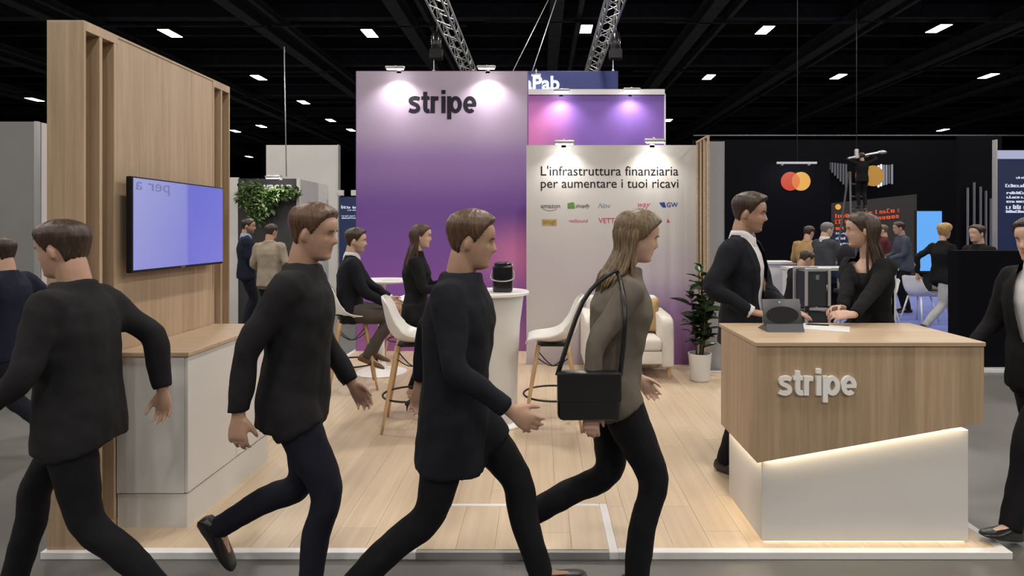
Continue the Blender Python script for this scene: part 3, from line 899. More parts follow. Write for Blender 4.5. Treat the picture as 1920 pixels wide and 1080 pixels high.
def planks(x0, x1, y0, y1, holes, w=0.19, ln=1.24, seed=3):
    rg = random.Random(seed); x = x0; k = 0
    while x < x1 - 0.005:
        xe = min(x + w, x1)
        y = y0 - rg.uniform(0, ln)
        while y < y1:
            ye = y + ln
            rects = [(x, xe, max(y, y0), min(ye, y1))]
            for (a, b_, c, d) in holes:
                nr = []
                for (p, q, r, s) in rects:
                    if q <= a or p >= b_ or s <= c or r >= d: nr.append((p, q, r, s)); continue
                    if p < a: nr.append((p, a, r, s))
                    if q > b_: nr.append((b_, q, r, s))
                    p2, q2 = max(p, a), min(q, b_)
                    if r < c: nr.append((p2, q2, r, c))
                    if s > d: nr.append((p2, q2, d, s))
                rects = nr
            for (p, q, r, s) in rects:
                if q - p > 0.01 and s - r > 0.01:
                    bx('plank', 'floor_plank', plat, p + .0005, q - .0005, r + .0005, s - .0005, P - 0.007, P, 0.0008)
            y = ye
        x = xe; k += 1
planks(PX0 + RW, PX1 - RW, PY0 + RW, PYR - RW, [(HX0 - RW, HX1 + RW, PY0, HY1 + 0.03)])
planks(PX0 + RW, 1.80, PYR - RW, 7.9, [], seed=5)
planks(HX0, HX1, PY0 + 0.03, HY1, [], seed=9)

# ------------------------------------------------------------------ wood screen wall with slots (left)
XI, XO = -2.229, -2.409
TOPZ = 2.613
sw_ = thing('screen_wall', 'tall pale oak screen wall with vertical slots, carrying the television', 'wall panel', (-2.32, 3.7, P))
YF, YB = 2.995, 4.404
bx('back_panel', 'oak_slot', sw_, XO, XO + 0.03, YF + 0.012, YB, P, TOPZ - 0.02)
bx('end_panel', 'oak_front', sw_, XO, XI, YF, YF + 0.014, P, TOPZ)
bx('end_panel', 'oak_front', sw_, XO, XI, YB - 0.014, YB, P, TOPZ)
bx('top_rail', 'oak_panel', sw_, XO, XI, YF, YB, TOPZ, TOPZ + 0.012)
bx('bottom_rail', 'oak_panel', sw_, XO + 0.03, XI, YF + .014, 3.236, P, P + 0.05)
bx('bottom_rail', 'oak_panel', sw_, XO + 0.03, XI, 4.18, YB - .014, P, P + 0.05)
bx('top_board', 'oak_panel', sw_, XO + 0.03, XI, YF + .014, 3.236, TOPZ - 0.035, TOPZ)
bx('top_board', 'oak_panel', sw_, XO + 0.03, XI, 4.18, YB - .014, TOPZ - 0.035, TOPZ)
for y0, y1 in ((3.103, 3.124), (3.208, 3.228), (4.18, 4.196), (4.28, 4.30)):
    bx('slot_fin', 'oak_panel', sw_, XO + 0.03, XI, y0, y1, P + 0.05, TOPZ - 0.035, 0.002)
bx('main_panel', 'oak_panel', sw_, XI - 0.03, XI - 0.004, 3.228, 4.18, P, TOPZ)

# television
tv = thing('television', 'flat black wall television showing a blue-violet gradient', 'television', (-2.15, 3.69, 1.63))
TX = -2.15; TY0, TY1, TZ0, TZ1 = 3.232, 4.155, 1.372, 1.884
bx('casing', 'black_matt', tv, TX - 0.035, TX, TY0, TY1, TZ0, TZ1, 0.004)
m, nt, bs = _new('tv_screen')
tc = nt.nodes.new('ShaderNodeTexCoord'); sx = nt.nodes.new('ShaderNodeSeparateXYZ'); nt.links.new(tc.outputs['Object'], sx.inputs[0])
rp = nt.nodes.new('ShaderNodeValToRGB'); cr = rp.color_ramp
ST = ((0.0, (0.30, 0.32, 0.62)), (0.53, (0.22, 0.24, 0.60)), (0.56, (0.125, 0.135, 0.57)), (1.0, (0.15, 0.17, 0.62)))  # paler near half: a reflection painted into the screen colour
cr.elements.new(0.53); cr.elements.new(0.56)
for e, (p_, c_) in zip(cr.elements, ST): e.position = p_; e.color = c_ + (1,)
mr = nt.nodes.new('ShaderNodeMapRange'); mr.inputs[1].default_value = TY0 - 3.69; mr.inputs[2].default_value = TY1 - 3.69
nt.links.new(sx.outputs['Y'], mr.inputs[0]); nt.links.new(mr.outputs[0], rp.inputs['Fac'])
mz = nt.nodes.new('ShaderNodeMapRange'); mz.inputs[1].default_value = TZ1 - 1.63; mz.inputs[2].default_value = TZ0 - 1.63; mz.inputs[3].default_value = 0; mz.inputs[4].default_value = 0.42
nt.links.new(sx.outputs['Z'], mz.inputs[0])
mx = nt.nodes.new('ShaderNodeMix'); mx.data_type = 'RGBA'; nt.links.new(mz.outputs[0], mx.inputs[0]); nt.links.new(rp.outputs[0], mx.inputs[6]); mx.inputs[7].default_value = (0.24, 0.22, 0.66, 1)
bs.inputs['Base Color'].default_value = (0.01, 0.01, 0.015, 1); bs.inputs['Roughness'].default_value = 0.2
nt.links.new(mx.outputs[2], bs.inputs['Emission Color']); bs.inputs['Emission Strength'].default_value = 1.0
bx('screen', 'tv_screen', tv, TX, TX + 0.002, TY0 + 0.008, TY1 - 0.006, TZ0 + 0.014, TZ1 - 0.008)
bx('wall_mount', 'black_matt', tv, XI, TX - 0.034, 3.55, 3.85, 1.5, 1.75)
bx('brand_plate', 'grey_metal', tv, TX, TX + 0.004, 3.67, 3.71, TZ0 + 0.003, TZ0 + 0.010)
emis('reflection_ink', (0.17, 0.18, 0.36), 1.0)  # mirrored words painted on as a reflection of the opposite wall
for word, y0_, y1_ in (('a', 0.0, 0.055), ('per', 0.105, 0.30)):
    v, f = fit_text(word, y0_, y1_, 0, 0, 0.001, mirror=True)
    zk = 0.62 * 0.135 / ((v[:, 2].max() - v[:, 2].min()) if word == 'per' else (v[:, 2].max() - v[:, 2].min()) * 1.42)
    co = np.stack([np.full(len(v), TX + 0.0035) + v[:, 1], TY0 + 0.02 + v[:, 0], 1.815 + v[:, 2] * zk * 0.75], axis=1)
    obj('reflected_text', text_bm(co, f), 'reflection_ink', tv, world=True)

# cabinet under the television
cb = thing('low_cabinet', 'white lacquered low cabinet with an oak top under the television', 'cabinet', (-2.03, 3.7, P))
CX0, CX1, CY0, CY1, CT = -2.222, -1.85, 3.218, 4.18, 0.959
bx('plinth', 'white_lacquer', cb, CX0, CX1 - 0.006, CY0 + 0.006, CY1 - 0.004, P, 0.212)
bx('body', 'white_lacquer', cb, CX0, CX1 - 0.018, CY0, CY1, 0.218, CT - 0.022)
bx('shadow_gap', 'black_matt', cb, CX0, CX1 - 0.02, CY0 + .008, CY1 - .008, 0.212, 0.218)
for y0, y1 in ((CY0 + 0.002, 3.728), (3.732, CY1 - 0.002)):
    d_ = bx('door', 'white_lacquer', cb, CX1 - 0.017, CX1, y0, y1, 0.220, CT - 0.026, 0.0015)
    if y0 > 3.7:
        bm = B(); box(bm, CX1 - 0.001, CX1 + 0.004, 3.75, 3.83, CT - 0.075, CT - 0.062); bmesh.ops.translate(bm, vec=-cb.location, verts=bm.verts)
        obj('handle', bm, 'dark_metal', d_)
bx('cabinet_top', 'oak_top', cb, CX0 - 0.001, CX1 + 0.012, CY0 - 0.012, CY1 + 0.005, CT - 0.022, CT, 0.002)

# ------------------------------------------------------------------ reception counter (right)
ct = thing('reception_counter', 'oak reception counter with a slanted white glowing base and raised white letters', 'counter', (1.63, 3.34, P))
WX0, WX1, WY0, WY1, WZ = 1.072, 2.192, 3.03, 3.637, 1.047
ZL, ZR = 0.449, 0.647
bx('counter_top', 'oak_top', ct, WX0 - 0.012, WX1 + 0.004, WY0 - 0.010, WY1 + 0.006, WZ - 0.022, WZ, 0.003)
bm = B(); th = 0.022
poly_prism(bm, [(WX0, WY0, WZ - .022), (WX1, WY0, WZ - .022), (WX1, WY0, ZR), (WX0, WY0, ZL)], (0, th, 0)); obj('front_panel', bm, 'oak_front', ct, world=True)
bm = B()
poly_prism(bm, [(WX0, WY1, WZ - .022), (WX1, WY1, WZ - .022), (WX1, WY1, ZR), (WX0, WY1, ZL)], (0, -th, 0)); obj('rear_panel', bm, 'oak_front', ct, world=True)
wood('oak_side', (0.50, 0.37, 0.245), (0.40, 0.285, 0.18), 'Z', 'Y', 0.12, 0.08)
bx('side_panel', 'oak_side', ct, WX0, WX0 + th, WY0 + th, WY1 - th, ZL, WZ - .022)
bx('side_panel', 'oak_side', ct, WX1 - th, WX1, WY0 + th, WY1 - th, ZR, WZ - .022)
BX0, BX1, BY0, BY1 = 1.108, 2.140, 3.066, 3.60
bm = B(); box(bm, BX0, BX1, BY0, BY1, P + 0.008, 0.60, 0.002)
obj('base', bm, 'white_matt', ct, world=True)
bx('base_foot', 'black_matt', ct, BX0 + 0.02, BX1 - 0.02, BY0 + 0.02, BY1 - 0.02, P, P + 0.008)
emis('foot_glow', (1.0, 0.80, 0.52), 4.5)  # strips added under the base to imitate warm bounce from the floor
bx('glow_strip', 'foot_glow', ct, BX0 + 0.014, BX1 - 0.014, BY0 + 0.012, BY0 + 0.018, P + 0.001, P + 0.007)
bx('glow_strip', 'foot_glow', ct, BX0 + 0.012, BX0 + 0.018, BY0 + 0.02, BY1 - 0.02, P + 0.001, P + 0.007)
sl_ = (ZR - ZL) / (WX1 - WX0)
zf = lambda x: ZL + sl_ * (x - WX0)
bm = B(); poly_prism(bm, [(BX0 + .01, WY0 + th + .002, zf(BX0) + 0.012), (BX1 - .01, WY0 + th + .002, zf(BX1) + 0.012), (BX1 - .01, WY0 + th + .002, zf(BX1) + 0.020), (BX0 + .01, WY0 + th + .002, zf(BX0) + 0.020)], (0, 0.010, 0))
obj('glow_strip', bm, 'led_warm', ct, world=True)
bx('glow_strip', 'led_warm', ct, WX0 + th + .002, WX0 + th + .010, BY0, BY1 - .02, ZL + 0.012, ZL + 0.020)
def strip_light(loc, rot, sx_, sy_, w, parent, col=(1.0, 0.80, 0.52)):
    L = bpy.data.lights.new('strip_light', 'AREA'); L.shape = 'RECTANGLE'; L.size = sx_; L.size_y = sy_; L.energy = w; L.color = col
    o = bpy.data.objects.new('strip_light', L); COL.objects.link(o); o.parent = parent
    o.location = Vector(loc) - parent.location; o.rotation_euler = rot
xm = (BX0 + BX1) / 2
strip_light((xm, WY0 + th + .007, zf(xm) + 0.010), (0, -math.atan(sl_), 0), 1.02, 0.010, 2.4, ct)
strip_light((WX0 + th + .006, (BY0 + BY1) / 2, ZL + 0.010), (0, 0, math.pi / 2), 0.50, 0.010, 1.1, ct)
mat('letter_white', (0.85, 0.84, 0.82), 0.4)
xa, xb = (1457 - VX) * WY0 / FPX, (1603 - VX) * WY0 / FPX
wordmark(xa, xb, CZ - (740 - VY) * WY0 / FPX, WY0, 0.016, 'letter_white', ct)

# ------------------------------------------------------------------ backdrops
tw = thing('purple_tower', 'tall backdrop tower printed lavender to violet with large dark lettering', 'backdrop', (-1.27, 7.9, P))
TWX0, TWX1, TWY, TWZ = (667 - VX) * 7.9 / FPX, (990 - VX) * 7.9 / FPX, 7.9, 3.640
print_grad('tower_print', [(0.0, (0.34, 0.12, 0.36)), (0.22, (0.24, 0.085, 0.40)), (0.50, (0.165, 0.070, 0.34)), (0.66, (0.26, 0.15, 0.40)), (0.80, (0.38, 0.30, 0.45)), (1.0, (0.44, 0.37, 0.48))],
           0.0, TWZ - P, [((0.62, 0.20, 0.44), (0.98, 0, 1.22), (0.75, 3, 0.62))])
bx('printed_face', 'tower_print', tw, TWX0 + 0.008, TWX1 - 0.008, TWY, TWY + 0.03, P, TWZ)
mat('purple_edge', (0.16, 0.07, 0.28), 0.5)
bx('tower_body', 'purple_edge', tw, TWX0, TWX1, TWY + 0.004, TWY + 0.30, P, TWZ + 0.004)
wordmark((765 - VX) * 7.9 / FPX, (893 - VX) * 7.9 / FPX, CZ - (212 - VY) * 7.9 / FPX, TWY, 0.004, 'print_dark', tw)
ks = thing('wall_socket', 'small white socket on the purple tower beside the coffee machine', 'socket', pt(955, 499, 7.895))
bx('plate', 'white_plastic', ks, ks.location.x - .045, ks.location.x + .045, 7.885, 7.8995, ks.location.z - .03, ks.location.z + .03, 0.004)
bx('outlet', 'black_matt', ks, ks.location.x - .02, ks.location.x + .02, 7.883, 7.8855, ks.location.z - .012, ks.location.z + .012)

WWY = 7.1
WWX0, WWX1, WWZ = (987 - VX) * WWY / FPX, (1306 - VX) * WWY / FPX, 2.578
ww = thing('white_backdrop', 'white backdrop wall with the two-line slogan and partner logos, fading to purple', 'backdrop', ((WWX0 + WWX1) / 2, WWY, P))
print_grad('white_print', [(0.0, (0.22, 0.09, 0.26)), (0.22, (0.30, 0.17, 0.36)), (0.45, (0.50, 0.45, 0.52)), (0.62, (0.54, 0.52, 0.52)), (1.0, (0.58, 0.56, 0.545))], 0, WWZ - P,
           [((0.52, 0.49, 0.50), (-0.75, 0, 0.55), (1.5, 3, 1.5))])
bx('printed_face', 'white_print', ww, WWX0, WWX1, WWY, WWY + 0.02, P, WWZ)
bx('wall_core', 'white_matt', ww, WWX0 + .004, WWX1, WWY + 0.02, WWY + 0.10, P, WWZ)
def wt(s, x0, x1, yb, m_='print_dark', **kw):
    return wall_text('lettering', s, (x0 - VX) * WWY / FPX, (x1 - VX) * WWY / FPX, CZ - (yb - VY) * WWY / FPX, WWY, 0.002, m_, ww, **kw)
mat('slogan_ink', (0.016, 0.016, 0.022), 0.7, spec=0.1)
wt("L'infrastruttura finanziaria", 1014, 1272, 329, 'slogan_ink', bold=0.004)
wt('per aumentare i tuoi ricavi', 1014, 1272, 352, 'slogan_ink', bold=0.004)
mat('logo_grey', (0.08, 0.08, 0.09), 0.6); mat('logo_green', (0.10, 0.22, 0.06), 0.6); mat('logo_navy', (0.02, 0.035, 0.22), 0.6)
mat('logo_blue', (0.16, 0.22, 0.40), 0.6); mat('logo_gold', (0.42, 0.30, 0.11), 0.6); mat('logo_red', (0.48, 0.05, 0.12), 0.6); mat('logo_brown', (0.25, 0.17, 0.05), 0.6)
wt('amazon', 1014, 1050, 390, 'logo_grey', bold=0.01)
bm = B(); q = [((1018 + 26 * t - VX) * WWY / FPX, WWY - 0.001, CZ - (392 + 3.2 * math.sin(math.pi * t) - VY) * WWY / FPX) for t in np.linspace(0, 1, 9)]
tube(bm, q, 0.003, 5, flat=(Vector((0, 1, 0)), 0.3)); obj('logo_smile', bm, 'logo_grey', ww, world=True)
def flat_poly(name, pts, m_, d=WWY, par=None, th=0.002):
    bm = B(); poly_prism(bm, [((x - VX) * d / FPX, d, CZ - (y - VY) * d / FPX) for x, y in pts], (0, -th, 0)); return obj(name, bm, m_, par or ww, world=True)
flat_poly('logo_bag', [(1064, 381), (1074, 379), (1077, 381), (1078, 391), (1064, 391)], 'logo_green')
wt('shopify', 1079, 1106, 389, 'logo_grey', bold=0.012, shear=0.2)
wt('Nov', 1121, 1146, 390, 'logo_blue', shear=0.45)
wt('way', 1196, 1219, 388, 'logo_red', shear=0.3)
flat_poly('logo_wing', [(1236, 380), (1246, 379), (1249, 389), (1243, 389), (1239, 385)], 'logo_navy')
wt('GW', 1250, 1271, 388, 'logo_navy', bold=0.02)
flat_poly('logo_box', [(1016, 411), (1044, 411), (1044, 423), (1016, 423)], 'logo_gold')
wall_text('lettering', 'brugi', (1019 - VX) * WWY / FPX, (1041 - VX) * WWY / FPX, CZ - (419.5 - VY) * WWY / FPX, WWY - 0.002, 0.002, 'logo_brown', ww, bold=0.01)
wt('redbound', 1067, 1102, 417, 'logo_red')
wt('VETTA', 1122, 1162, 418, 'logo_red', bold=0.01)
flat_poly('logo_mark', [(1252, 409), (1256, 417), (1250, 417)], 'logo_red')

# slatted return and grey panel at the right end of the white backdrop
sr = thing('slat_screen', 'narrow screen of three pale oak battens at the end of the white backdrop', 'slat screen', (1.81, 6.85, P))
for k in range(4):
    y = 6.60 + k * 0.15
    bx('slat', 'oak_top', sr, 1.80, 1.822, y, y + 0.03, P, 2.60, 0.002)
bx('head_rail', 'oak_top', sr, 1.798, 1.824, 6.60, 7.09, 2.60, 2.618)
bx('foot_rail', 'oak_top', sr, 1.80, 1.822, 6.63, 7.05, P, P + 0.02)
mat('grey_return', (0.30, 0.30, 0.33), 0.7)
gp = thing('end_panel', 'plain grey panel right of the oak battens', 'panel', (1.95, 6.88, P))
bx('panel_sheet', 'grey_return', gp, 1.848, (1357 - VX) * 6.85 / FPX, 6.85, 6.90, P, 2.585)
bx('panel_edge', 'grey_metal', gp, (1357 - VX) * 6.85 / FPX, (1358.5 - VX) * 6.85 / FPX, 6.848, 6.902, P, 2.587)

# upper purple panel behind, with its white top rail
UY = 9.0
UX0, UX1 = (975 - VX) * UY / FPX, (1247 - VX) * UY / FPX
up = thing('violet_panel', 'violet printed panel with a pink left side and a white top rail', 'backdrop', (0.8, UY, 0))
m_ = print_grad('violet_print', [(0.0, (0.17, 0.09, 0.40)), (1.0, (0.20, 0.10, 0.44))], 0, 3.6, [((0.72, 0.22, 0.55), (-0.98, 0, 2.95), (0.85, 3, 1.2))])
bx('printed_face', 'violet_print', up, UX0, UX1 - .015, UY, UY + 0.03, P, CZ + (VY - 178) * UY / FPX)
bx('wall_core', 'purple_edge', up, UX0, UX1 - .02, UY + 0.03, UY + 0.1, 0, CZ + (VY - 178) * UY / FPX)
bx('top_rail', 'white_rim', up, UX0, UX1 - .01, UY - 0.03, UY + 0.1, CZ + (VY - 178) * UY / FPX, CZ + (VY - 168) * UY / FPX)
bx('side_rail', 'white_rim', up, UX1 - .015, UX1 + 0.008, UY - 0.01, UY + 0.1, 0, CZ + (VY - 176) * UY / FPX)

# blue hanging sign
SY = 14.0
sg_ = thing('hanging_sign', 'dark blue hanging sign with white lettering behind the violet panel', 'sign', pt(1070, 150, SY))
mat('sign_blue', (0.045, 0.065, 0.27), 0.5)
bx('sign_box', 'sign_blue', sg_, (940 - VX) * SY / FPX, (1159 - VX) * SY / FPX, SY, SY + 0.25, CZ + (VY - 240) * SY / FPX, CZ + (VY - 133) * SY / FPX, 0.004)
emis('sign_white', (0.9, 0.93, 1.0), 1.0)
wall_text('lettering', 'aPab', (982 - VX) * SY / FPX, (1049 - VX) * SY / FPX, CZ - (168 - VY) * SY / FPX, SY, 0.02, 'sign_white', sg_, bold=0.03)

# ------------------------------------------------------------------ wall spotlights
def arm_lamp(label, px, py, d, wall_y, wall_top, power, kind='oval', tilt=13, spot=128):
    x = (px - VX) * d / FPX; z = CZ + (VY - py) * d / FPX
    r = thing('arm_spotlight', label, 'spotlight', (x, wall_y, wall_top), 0, 'arm spotlights on the stand walls')
    hy, hz = d - wall_y, z - wall_top
    bm = B(); tube(bm, [(0, 0.03, -0.02), (0, 0.03, max(hz, 0) + 0.05), (0, hy * 0.4, hz + 0.06), (0, hy, hz + 0.035)], 0.009, 8, 3); obj('arm', bm, 'aluminium', r, smooth=True)
    bm = B(); box(bm, -0.03, 0.03, 0.0, 0.06, -0.03, 0.012, 0.003); obj('clamp', bm, 'aluminium', r)
    rot = Matrix.Translation((0, hy, hz)) @ Matrix.Rotation(math.radians(tilt), 4, 'X')
    bm = B(); box(bm, -0.115, 0.115, -0.055, 0.055, 0.0, 0.035, 0.012, 2); bmesh.ops.transform(bm, matrix=rot, verts=bm.verts); obj('lamp_head', bm, 'aluminium', r, smooth='auto')
    bm = B(); box(bm, -0.10, 0.10, -0.045, 0.045, -0.012, 0.001, 0.005); bmesh.ops.transform(bm, matrix=rot, verts=bm.verts); obj('lens', bm, 'spot_glow', r)
    L = bpy.data.lights.new('spot_light', 'SPOT'); L.energy = power; L.spot_size = math.radians(spot); L.spot_blend = 0.75; L.shadow_soft_size = 0.05; L.color = (1.0, 0.94, 0.86)
    o = bpy.data.objects.new('spot_light', L); COL.objects.link(o); o.parent = r; o.location = (0, hy, hz - 0.02); o.rotation_euler = (math.radians(tilt), 0, 0)
    return r
arm_lamp('arm spotlight on the top left of the purple tower', 741, 129, 7.69, 7.9, TWZ, SPOT_W * 1.5)
arm_lamp('arm spotlight on the top right of the purple tower', 912, 128, 7.69, 7.9, TWZ, SPOT_W * 1.5)
arm_lamp('arm spotlight over the pink part of the violet panel', 1053, 171, 8.80, 9.0, 3.58, SPOT_W * 1.0)
arm_lamp('arm spotlight near the right end of the violet panel', 1185, 169, 8.80, 9.0, 3.58, SPOT_W * 1.0)
arm_lamp('arm spotlight over the left half of the white backdrop', 1058, 269, 6.93, 7.1, WWZ, SPOT_W * 0.8)
arm_lamp('arm spotlight over the right half of the white backdrop', 1228, 266, 6.93, 7.1, WWZ, SPOT_W * 0.8)
arm_lamp('arm spotlight on the blue hanging sign', 1005, 141, 13.8, 14.0, CZ + (VY - 133) * SY / FPX, SPOT_W * 0.2)
# ------------------------------------------------------------------ bar stools
def shell_mesh(seat_w=0.43, seat_d=0.42, back_h=0.34, th=0.010):
    """moulded one-piece seat and back; local +Y ahead, seat surface at z = 0"""
    prof = [(0.215, -0.030), (0.205, -0.006), (0.16, 0.0), (0.08, -0.010), (0.0, -0.016), (-0.08, -0.006), (-0.145, 0.03), (-0.185, 0.09), (-0.208, 0.17), (-0.225, 0.26), (-0.236, back_h - 0.03), (-0.240, back_h)]
    prof = catmull(prof, 2)
    n = len(prof); nu = 17; top = []; bot = []
    for i, (y, z) in enumerate(prof):
        t = i / (n - 1)
        w = np.interp(t, [0, 0.08, 0.3, 0.5, 0.7, 0.9, 1.0], [0.15, 0.19, 0.215, 0.22, 0.205, 0.17, 0.10])
        tp = np.array(prof[min(i + 1, n - 1)]) - np.array(prof[max(i - 1, 0)])
        nn = np.array([tp[1], -tp[0]]); nn /= np.linalg.norm(nn)       # inward / upward normal in the YZ plane
        if nn[1] < 0 and t < 0.5: nn = -nn
        if t >= 0.5 and nn[0] < 0: nn = -nn
        ra, rb = [], []
        for k in range(nu):
            u = -1 + 2 * k / (nu - 1)
            lift = abs(u) ** 2.6 * np.interp(t, [0, 0.15, 0.45, 0.6, 0.85, 1.0], [0.0, 0.02, 0.085, 0.10, 0.05, 0.015])
            p = Vector((w * u, y + nn[0] * lift, z + nn[1] * lift))
            ra.append(p); rb.append(p - Vector((0, nn[0], nn[1])) * th)
        top.append(ra); bot.append(rb)
    bm = B(); loft(bm, [a + b[::-1] for a, b in zip(top, bot)])
    return bm

def make_stool():
    r = thing('bar_stool', 'white shell bar stool', 'stool', (0, 0, P), 0, 'white shell bar stools with wooden legs')
    SH = 0.665
    bm = shell_mesh(); bmesh.ops.translate(bm, vec=(0, 0, SH + 0.03), verts=bm.verts); obj('seat_shell', bm, 'white_plastic', r, smooth='auto')
    bm = B(); box(bm, -0.12, 0.12, -0.12, 0.12, SH - 0.022, SH - 0.002, 0.005); obj('mount_plate', bm, 'dark_metal', r)
    tops = 0.115; foot = 0.225
    for sx in (-1, 1):
        for sy in (-1, 1):
            bm = B(); tube(bm, [(sx * foot, sy * foot, 0), (sx * (tops + (foot - tops) * 0.5), sy * (tops + (foot - tops) * 0.5), SH * 0.5), (sx * tops, sy * tops, SH - 0.01)], [0.010, 0.016, 0.018], 10, 3)
            obj('leg', bm, 'ash_leg', r, smooth=True)
    zr = 0.245; k = tops + (foot - tops) * (1 - zr / SH)
    bm = B(); ring_torus(bm, (0, 0, zr), k * 1.30, 0.0085, 40, 8); obj('foot_ring', bm, 'dark_metal', r, smooth=True)
    bm = B()
    for a, b in (((-1, -1), (1, 1)), ((-1, 1), (1, -1))):
        k1, k2 = tops + 0.02, tops + 0.025
        tube(bm, [(a[0] * k1, a[1] * k1, SH - 0.10), (0, 0, SH - 0.20), (b[0] * k1, b[1] * k1, SH - 0.10)], 0.005, 6, 4)
    obj('wire_brace', bm, 'dark_metal', r, smooth=True)
    return r
st = make_stool()
STB = (-1.02, 4.93, P)
st.location = STB; st.rotation_euler = (0, 0, math.radians(-82)); st['label'] = 'white shell bar stool with wooden legs in front of the standing long-haired woman'
dup(st, (0.105, 4.95, P), math.radians(88), 'white shell bar stool with its back to the sofa, right of the drum table')
dup(st, (-1.87, 6.10, P), math.radians(-70), 'white shell bar stool the seated man sits on')
dup(st, (-1.60, 7.42, P), math.radians(120), 'white shell bar stool behind the round white bar table')

# ------------------------------------------------------------------ tables
t1 = thing('bar_table', 'round white pedestal bar table behind the seated man', 'table', (-1.74, 6.72, P))
bm = B(); lathe(bm, [(0.0, 0), (0.27, 0), (0.275, 0.008), (0.20, 0.022), (0.06, 0.05), (0.04, 0.12)], seg=40); obj('base', bm, 'white_plastic', t1, smooth='auto')
bm = B(); lathe(bm, [(0.04, 0.11), (0.033, 0.3), (0.033, 0.85), (0.06, 0.99)], seg=24); obj('column', bm, 'white_plastic', t1, smooth=True)
bm = B(); lathe(bm, [(0.0, 0.99), (0.30, 0.99), (0.32, 1.0), (0.32, 1.012), (0.315, 1.016), (0, 1.016)], seg=48); obj('table_top', bm, 'white_plastic', t1, smooth='auto')
bm = B(); box(bm, -1.70, -1.52, 6.58, 6.72, P + 1.016, P + 1.020)
tag(obj('leaflet', bm, 'white_matt'), 'flat white leaflet on the round bar table', 'leaflet')

t2 = thing('drum_table', 'white drum-shaped bar table carrying the black coffee machine', 'table', (-0.39, 5.0, P))
bm = B(); lathe(bm, [(0.0, 0), (0.27, 0), (0.275, 0.006), (0.27, 0.016), (0.24, 0.024), (0.0, 0.024)], seg=44); obj('base', bm, 'white_plastic', t2, smooth='auto')
bm = B(); lathe(bm, [(0.20, 0.02), (0.205, 0.4), (0.225, 0.8), (0.255, 1.035)], seg=44); obj('drum', bm, 'white_matt', t2, smooth='auto')
bm = B(); lathe(bm, [(0.0, 1.035), (0.28, 1.035), (0.30, 1.043), (0.30, 1.060), (0.295, 1.065), (0, 1.065)], seg=48); obj('table_top', bm, 'white_plastic', t2, smooth='auto')

cm = thing('coffee_machine', 'black glossy coffee machine with carry handle on the drum table', 'coffee machine', (-0.30, 4.95, P + 1.065))
bm = B(); box(bm, -0.078, 0.078, -0.085, 0.085, 0.0, 0.215, 0.018, 3); obj('housing', bm, 'black_gloss', cm, smooth='auto')
bm = B(); lathe(bm, [(0.0, 0.213), (0.072, 0.213), (0.07, 0.228), (0.05, 0.236), (0.0, 0.236)], seg=24); obj('lid', bm, 'black_gloss', cm, smooth='auto')
bm = B(); tube(bm, [(-0.081, -0.02, 0.17), (-0.088, -0.085, 0.11), (0, -0.105, 0.09), (0.088, -0.085, 0.11), (0.081, -0.02, 0.17)], 0.006, 8, 4); obj('handle', bm, 'grey_metal', cm, smooth=True)
for sx_ in (-0.03, 0.03):
    bm = B(); tube(bm, [(sx_, -0.01, 0.232), (sx_, -0.01, 0.246)], 0.013, 12); obj('button', bm, 'grey_metal', cm, smooth='auto')
bm = B(); box(bm, -0.05, 0.05, -0.088, -0.083, 0.03, 0.08, 0.002); obj('drip_tray', bm, 'dark_metal', cm)

# ------------------------------------------------------------------ armchair, cushion, plant
mat('boucle', (0.66, 0.63, 0.59), 0.9, bump=0.5, bscale=160)
AX0, AX1, AY0, AY1 = 0.46, 1.385, 6.33, 7.02
ac = thing('armchair', 'off-white upholstered armchair below the slogan wall', 'armchair', ((AX0 + AX1) / 2, 6.7, P))
def soft(name, x0, x1, y0, y1, z0, z1, r=0.035, m='boucle', par=ac):
    bm = B(); box(bm, x0, x1, y0, y1, z0, z1, r, 4); return obj(name, bm, m, par, smooth='auto', world=True)
soft('seat_base', AX0 + 0.10, AX1 - 0.10, AY0 + 0.02, AY1 - 0.06, 0.20, 0.34, 0.02)
soft('seat_cushion', AX0 + 0.12, AX1 - 0.12, AY0, AY1 - 0.16, 0.34, 0.47, 0.04)
soft('backrest', AX0 + 0.06, AX1 - 0.06, AY1 - 0.17, AY1, 0.20, 0.86, 0.06)
for x0 in (AX0, AX1 - 0.125):
    bm = B()
    pr = [(AY0, 0.17), (AY0, 0.60), (AY0 + 0.02, 0.66), (AY0 + 0.07, 0.685), (AY0 + 0.2, 0.69), (AY1 - 0.05, 0.72), (AY1 - 0.02, 0.70), (AY1 - 0.02, 0.17)]
    poly_prism(bm, [(x0, y, z) for y, z in pr], (0.125, 0, 0))
    bmesh.ops.bevel(bm, geom=bm.edges[:], offset=0.028, segments=3, affect='EDGES', profile=0.5)
    obj('armrest', bm, 'boucle', ac, smooth='auto', world=True)
for x_ in (AX0 + 0.06, AX1 - 0.045):
    for y_ in (AY0 + 0.05, AY1 - 0.06):
        bm = B(); tube(bm, [(x_, y_, P), (x_, y_, 0.2)], [0.014, 0.022], 10); obj('leg', bm, 'ash_leg', ac, smooth='auto', world=True)
mat('tan_cushion', (0.43, 0.27, 0.12), 0.85, bump=0.3, bscale=200)
bm = B()
N = 14
def cush(u, v): return max(0.0, (1 - u ** 4)) ** 0.5 * max(0.0, (1 - v ** 4)) ** 0.5
g = {}
